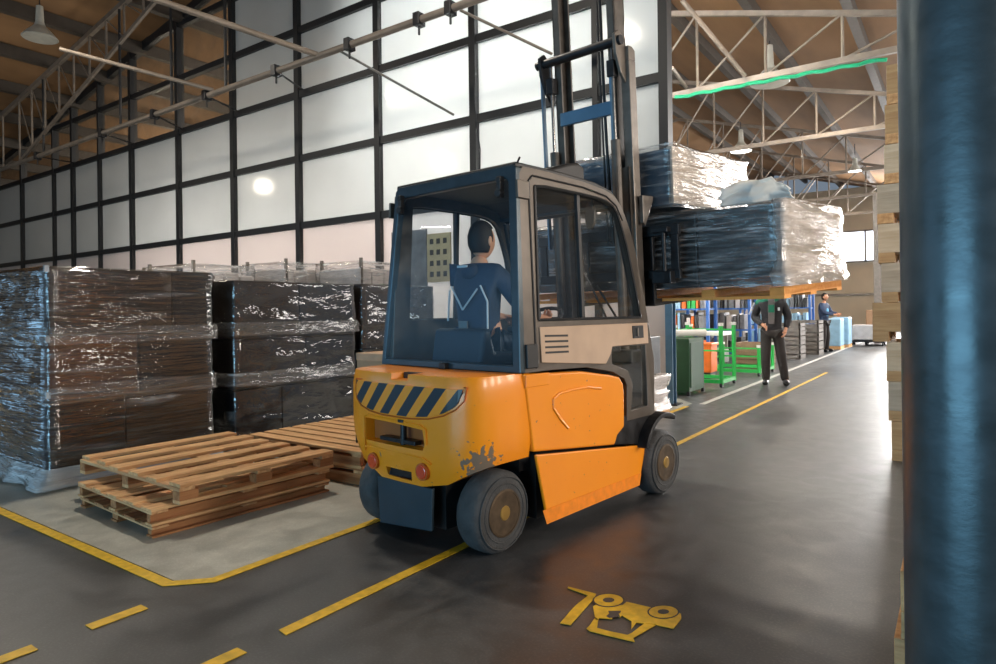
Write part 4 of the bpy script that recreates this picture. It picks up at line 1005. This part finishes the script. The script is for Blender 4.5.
def hand_nodes(nodes, edges, wrist, w, d, side_v, tag_, curl=.5, thumb=None):
    """palm and five curled fingers; d = pointing direction, side_v = across the palm towards the thumb"""
    d = Vector(d).normalized(); sv = Vector(side_v).normalized(); nrm = d.cross(sv).normalized(); w = Vector(w)
    nodes[tag_+'p'] = (tuple(w+d*.045), (.030,.018)); edges.append((wrist, tag_+'p'))
    nodes[tag_+'k'] = (tuple(w+d*.075), (.030,.014)); edges.append((tag_+'p', tag_+'k'))
    for i, (o_, ln) in enumerate(((.030,.070),(.010,.080),(-.010,.075),(-.030,.058))):
        a = w+d*.085+sv*o_; b = a+(d*math.cos(curl*.6)+nrm*math.sin(curl*.6))*ln*.5; c = b+(d*math.cos(curl*1.8)+nrm*math.sin(curl*1.8))*ln*.5
        nodes[tag_+'a%d'%i] = (tuple(a), .0095); nodes[tag_+'b%d'%i] = (tuple(b), .009); nodes[tag_+'c%d'%i] = (tuple(c), .0075)
        edges += [(tag_+'k', tag_+'a%d'%i), (tag_+'a%d'%i, tag_+'b%d'%i), (tag_+'b%d'%i, tag_+'c%d'%i)]
    a = w+d*.03+sv*.035; b = a+(d*.8+sv*.6).normalized()*.035+nrm*.01; c = b+(d*.95+sv*.1).normalized()*.03+nrm*.012
    nodes[tag_+'t0'] = (tuple(a), .011); nodes[tag_+'t1'] = (tuple(b), .0105); nodes[tag_+'t2'] = (tuple(c), .0085)
    edges += [(tag_+'p', tag_+'t0'), (tag_+'t0', tag_+'t1'), (tag_+'t1', tag_+'t2')]

def standing(name, loc, rz, label, jm, tm, top, extras=True, S_=1., pose='belt'):
    e = empty(name, loc, rz); tag(e, label, 'person'); e.scale = (S_, S_, S_)
    # joints; faces -Y, +x is the person's left
    hipz = .93
    J = dict(pel=(0,0,hipz), waist=(0,0,1.08), chest=(0,-.01,1.30), neck=(0,-.005,1.50), nt=(0,-.015,1.58),
        ls=(.17,0,1.44), le=(.27,.05,1.17), lw=(.22,-.06,.95), rs=(-.17,0,1.44), re=(-.29,.06,1.16), rw=(-.13,-.15,1.03),
        lh=(.09,0,.90), lk=(.15,-.03,.50), la=(.21,.03,.09), lt=(.235,-.12,.035), rh=(-.09,0,.90), rk=(-.10,-.03,.50), ra=(-.10,.03,.09), rt=(-.12,-.12,.035))
    if pose == 'reach': J.update(le=(.24,-.10,1.20), lw=(.16,-.34,1.16), re=(-.24,-.10,1.20), rw=(-.10,-.36,1.14))
    R_ = dict(pel=(.135,.10), waist=(.125,.09), chest=(.15,.10), neck=.055, nt=.055, ls=.058, le=.042, lw=.028, rs=.058, re=.042, rw=.028,
        lh=.085, lk=.058, la=.040, lt=.035, rh=.085, rk=.058, ra=.040, rt=.035)
    nodes = {k: (J[k], R_[k]) for k in J}
    edges = [('pel','waist'),('waist','chest'),('chest','neck'),('neck','nt'),('chest','ls'),('ls','le'),('le','lw'),('chest','rs'),('rs','re'),('re','rw'),
        ('pel','lh'),('lh','lk'),('lk','la'),('la','lt'),('pel','rh'),('rh','rk'),('rk','ra'),('ra','rt')]
    dl_ = Vector(J['lw'])-Vector(J['le']); dr_ = Vector(J['rw'])-Vector(J['re'])
    hand_nodes(nodes, edges, 'lw', J['lw'], dl_, (-.2,-1,.3), 'L'); hand_nodes(nodes, edges, 'rw', J['rw'], dr_, (.1,-.2,1), 'R')
    body = skin_mesh('body', nodes, edges, SKIN, e)
    add_to(body, head_mb((0,-.03,1.68)))
    m = hair_mb((0,-.03,1.685)); h = m.build('hair', HAIR, e, smooth=True); h.modifiers.new('s','SOLIDIFY').thickness = .008
    # jacket: thicker shell over torso and arms
    jn = {'hem': ((0,0,.86),(.175,.125)), 'pel': ((0,0,.95),(.178,.132)), 'waist': ((0,0,1.08),(.175,.13)), 'chest': ((0,-.005,1.30),(.20,.135)), 'neck': ((0,0,1.475),(.085,.08)),
        'ls': (J['ls'],.088), 'le': (J['le'],.072), 'rs': (J['rs'],.088), 're': (J['re'],.072)}
    for k in ('l','r'):
        p_ = Vector(J[k+'w'])*.93+Vector(J[k+'e'])*.07; jn[k+'w'] = (tuple(p_), .046)
    jk = skin_mesh('jacket', jn, [('hem','pel'),('pel','waist'),('waist','chest'),('chest','neck'),('chest','ls'),('ls','le'),('le','lw'),('chest','rs'),('rs','re'),('re','rw')], jm, e)
    tn = {'pel': ((0,0,.97),(.150,.112)), 'lh': (J['lh'],.105), 'lk': (J['lk'],.086), 'la': (tuple(Vector(J['la'])+Vector((0,0,-.045))),.070), 'rh': (J['rh'],.105), 'rk': (J['rk'],.086), 'ra': (tuple(Vector(J['ra'])+Vector((0,0,-.045))),.070)}
    skin_mesh('trousers', tn, [('pel','lh'),('lh','lk'),('lk','la'),('pel','rh'),('rh','rk'),('rk','ra')], tm, e)
    for k in ('l','r'):
        a, t_ = J[k+'a'], J[k+'t']
        skin_mesh('shoe', {'h': ((a[0],a[1]+.04,.052),(.055,.058)), 'm': ((a[0],a[1]-.05,.052),(.056,.058)), 't': ((t_[0],t_[1]-.05,.042),(.052,.042))}, [('h','m'),('m','t')], SHOE, e)
    return e, J
wk, J = standing('person', (-2.62, 11.78, .0), math.radians(12), 'worker in a black and green jacket standing in the aisle, head behind the load', JACK, TROU, None, S_=.985)
# green yoke, shirt, grey sleeve stripe and green chest panel, worn on the jacket
skin_mesh('shoulder_yoke', {'l': ((.175,-.005,1.455),(.088,.082)), 'c': ((0,0,1.475),(.10,.085)), 'r': ((-.175,-.005,1.455),(.088,.082)), 'rl': ((-.235,.025,1.35),.080)}, [('l','c'),('c','r'),('r','rl')], GRN, wk)
MB().prism([(-.055,1.52),(.055,1.52),(.05,1.44),(.055,1.30),(.045,1.05),(-.045,1.05),(-.055,1.30),(-.05,1.44)], 1, -.168, -.135).build('shirt', pbr('grey_shirt', (92,86,84), .8), wk, bevel=.01)
MB().prism([(-.05,1.38),(.05,1.38),(.048,1.25),(-.048,1.25)], 1, -.174, -.167).build('bib', GRN, wk, bevel=.003)
MB().latheZ([(.078,0),(.088,.02),(.078,.045),(.062,.05)], c=(0,-.01,1.50)).build('collar', pbr('pink_collar', (226,196,190), .7), wk)
MB().tube([(-.275,-.02,1.42),(-.365,.02,1.22)], .012, 8).build('sleeve_stripe', REFL, wk)
MB().box(.10,.135,-.160,-.150,1.28,1.335).build('chest_badge', REFL, wk)
# far worker in pale blue, bending over the crates
pz = atY(824, 312, 21.3)
p2, _ = standing('person', (pz.x, 21.3, 0), math.radians(75), 'distant worker in a light blue vest bending over grey crates', pbr('dark_blue_fabric', (40,56,84), .8), TROU, None, S_=.96, pose='reach')
skin_mesh('vest', {'a': ((0,0,1.0),(.17,.13)), 'b': ((0,-.01,1.2),(.18,.135)), 'c': ((0,-.005,1.42),(.16,.12))}, [('a','b'),('b','c')], LBLUE, p2)

# driver seated in the cab, facing +Y (forward)
dv = empty('person', tuple(fkp(-.075, .50, 1.045)), -YAW); tag(dv, 'driver with short dark hair and navy jacket seated in the forklift cab', 'person')
J = dict(pel=(0,0,.07), waist=(0,-.01,.22), chest=(0,-.02,.42), neck=(0,.0,.56), nt=(0,.01,.62), ls=(-.165,0,.50), le=(-.25,.16,.27), lw=(-.16,.38,.22), rs=(.165,0,.50), re=(.25,.16,.27), rw=(.18,.38,.22),
    lh=(-.09,.08,.05), lk=(-.13,.46,.03), la=(-.13,.58,-.30), lt=(-.13,.70,-.34), rh=(.09,.08,.05), rk=(.13,.46,.03), ra=(.13,.58,-.30), rt=(.13,.70,-.34))
R_ = dict(pel=(.14,.11), waist=(.125,.10), chest=(.145,.10), neck=.055, nt=.055, ls=.058, le=.042, lw=.028, rs=.058, re=.042, rw=.028, lh=.085, lk=.06, la=.042, lt=.035, rh=.085, rk=.06, ra=.042, rt=.035)
nodes = {k: (J[k], R_[k]) for k in J}
edges = [('pel','waist'),('waist','chest'),('chest','neck'),('neck','nt'),('chest','ls'),('ls','le'),('le','lw'),('chest','rs'),('rs','re'),('re','rw'),('pel','lh'),('lh','lk'),('lk','la'),('la','lt'),('pel','rh'),('rh','rk'),('rk','ra'),('ra','rt')]
hand_nodes(nodes, edges, 'lw', J['lw'], (.1,1,-.1), (1,0,.3), 'L', .9); hand_nodes(nodes, edges, 'rw', J['rw'], (-.1,1,-.1), (-1,0,.3), 'R', .9)
body = skin_mesh('body', nodes, edges, SKIN, dv); HC = (0,.03,.715)
add_to(body, head_mb(HC, PI, 0))
m = hair_mb((HC[0],HC[1],HC[2]+.008), PI); h = m.build('hair', HAIR, dv, smooth=True); h.modifiers.new('s','SOLIDIFY').thickness = .008
jn = {'pel': ((0,0,.06),(.165,.125)), 'waist': ((0,-.01,.22),(.155,.12)), 'chest': ((0,-.02,.42),(.18,.125)), 'neck': ((0,-.01,.55),(.09,.085)),
    'ls': (J['ls'],.078), 'le': (J['le'],.062), 'rs': (J['rs'],.078), 're': (J['re'],.062), 'lw': ((-.168,.36,.224),.045), 'rw': ((.186,.36,.224),.045)}
jk = skin_mesh('jacket', jn, [('pel','waist'),('waist','chest'),('chest','neck'),('chest','ls'),('ls','le'),('le','lw'),('chest','rs'),('rs','re'),('re','rw')], NAVY, dv)
skin_mesh('hood', {'a': ((-.07,-.07,.53),.05), 'b': ((0,-.10,.50),.055), 'c': ((.07,-.07,.53),.05)}, [('a','b'),('b','c')], NAVY, dv)
MB().box(-.045,.045,-.158,-.150,.535,.55).build('collar_tag', REFL, dv, bevel=.003)
MB().tube([(-.12,-.135,.42),(0,-.155,.27),(.11,-.135,.40)], .006, 8).tube([(-.16,-.11,.40),(-.17,-.12,.20)], .006, 8).tube([(.13,-.13,.42),(.17,-.11,.32),(.17,-.11,.15)], .006, 8).build('braces', REFL, dv)
MB().box(-.045,.03,-.150,-.138,.10,.20).build('back_patch', pbr('grey_patch', (120,120,120), .7), dv, bevel=.003)
tn = {'pel': ((0,0,.05),(.15,.11)), 'lh': (J['lh'],.095), 'lk': (J['lk'],.075), 'la': ((-.13,.58,-.26),.062), 'rh': (J['rh'],.095), 'rk': (J['rk'],.075), 'ra': ((.13,.58,-.26),.062)}
skin_mesh('trousers', tn, [('pel','lh'),('lh','lk'),('lk','la'),('pel','rh'),('rh','rk'),('rk','ra')], NAVY, dv)

# ================================================================== LIGHT
def area(name, loc, target, size, sizey, col, power):
    l = bpy.data.lights.new(name, 'AREA'); l.shape = 'RECTANGLE'; l.size = size; l.size_y = sizey; l.color = col; l.energy = power
    o = bpy.data.objects.new(name, l); C.objects.link(o); o.location = loc
    o.rotation_euler = (Vector(target)-Vector(loc)).to_track_quat('-Z', 'Y').to_euler(); return o
area('gate_daylight_and_fill', (-2.6, -6.5, 1.0), (-2.6, 4, 1.0), 6.5, 1.7, (.34,.70,.97), 400)
area('gate_daylight_and_fill', (-17, -6.5, 2.0), (-12, 2, 1.2), 9., 3., (.36,.68,1.0), 170)  # added unseen opening, puts blue on the left load and pallet ends
for y in (1.5, 4.2, 6.9, 9.6):
    area('right_key_glint_light', (5.5, y, 3.2), (-4.0, y-1, .9), 1.0, 1.5, (1.0,.88,.76), 170)  # light from the right, split into small added sources for film glints
area('daylight_far', (1.5, 42., 5.0), (-2.0, 10, .0), 9.0, 3.0, (1.0,.98,.96), 6500)
area('aisle_fill', (2.8, 17., 5.2), (-3.5, 14.5, .5), 9.0, 2.5, (1.0,.95,.90), 750)  # added fill from the right, brightens the aisle
area('aisle_fill', (2.8, 28., 5.0), (-3.0, 24, .2), 9.0, 2.5, (1.0,.97,.94), 2000)  # second added fill, brightens the aisle floor farther off
l = area('daylight_behind_glass', (-6.4, 10.1, 6.9), (-6.4, 8.7, 6.7), 4.8, 4.5, (.92,.97,1.0), 5600); l.data.spread = math.radians(110)
l = area('daylight_behind_glass', (-11.8, 12.0, 2.6), (-11.8, 8.7, 2.2), 12., 3.6, (1.0,.97,.94), 1700); l.data.spread = math.radians(120)
for i, (x, y) in enumerate(((-6., 4.0), (-13., 4.), (-4, 12.), (-3., 19.), (-9., 16.), (-6, 28), (-5, 36))):
    l = area('ceiling_lamp', (x, y, 7.4), (x, y, 0), .45, .45, (1.0,.90,.76), 260 if i == 0 else 170)
for (x, y, p_) in ((-16, 13.5, 240), (-23, 12.5, 200), (-12, 3, 90), (-19, 4, 90), (-3, 17, 50)):  # added point lights without fixtures, brighten the roof
    l = bpy.data.lights.new('roof_fill_light', 'POINT'); l.energy = p_; l.color = (1.0,.88,.70); l.shadow_soft_size = .25
    o = bpy.data.objects.new('roof_fill_light', l); C.objects.link(o); o.location = (x, y, 5.6)
w = bpy.data.worlds.new('World'); bpy.context.scene.world = w; w.use_nodes = True
bg = w.node_tree.nodes['Background']; bg.inputs[0].default_value = (.55,.68,.85,1); bg.inputs[1].default_value = .30

# ================================================================== CAMERA
cam = bpy.data.cameras.new('Camera'); cam.sensor_width = 36; cam.lens = 36*F/996; cam.shift_x = 0; cam.shift_y = -(332-CY)/996
co = bpy.data.objects.new('Camera', cam); C.objects.link(co)
Rv = Vector((cT, sT, 0)); Uv = Vector((0,0,1)); Fv = Vector((-sT, cT, 0))
X_ = Rv*cr-Uv*sr; Y_ = Rv*sr+Uv*cr
M = Matrix((X_, Y_, -Fv)).transposed().to_4x4(); M.translation = Vector((0,0,H)); co.matrix_world = M
cam.clip_end = 200
sc = bpy.context.scene; sc.camera = co
sc.view_settings.view_transform = 'Standard'; sc.view_settings.look = 'None'; sc.view_settings.exposure = 0.0; sc.view_settings.gamma = 1.0; sc.view_settings.use_curve_mapping = False
sc.cycles.max_bounces = 8; sc.cycles.transparent_max_bounces = 24; sc.cycles.sample_clamp_indirect = 6
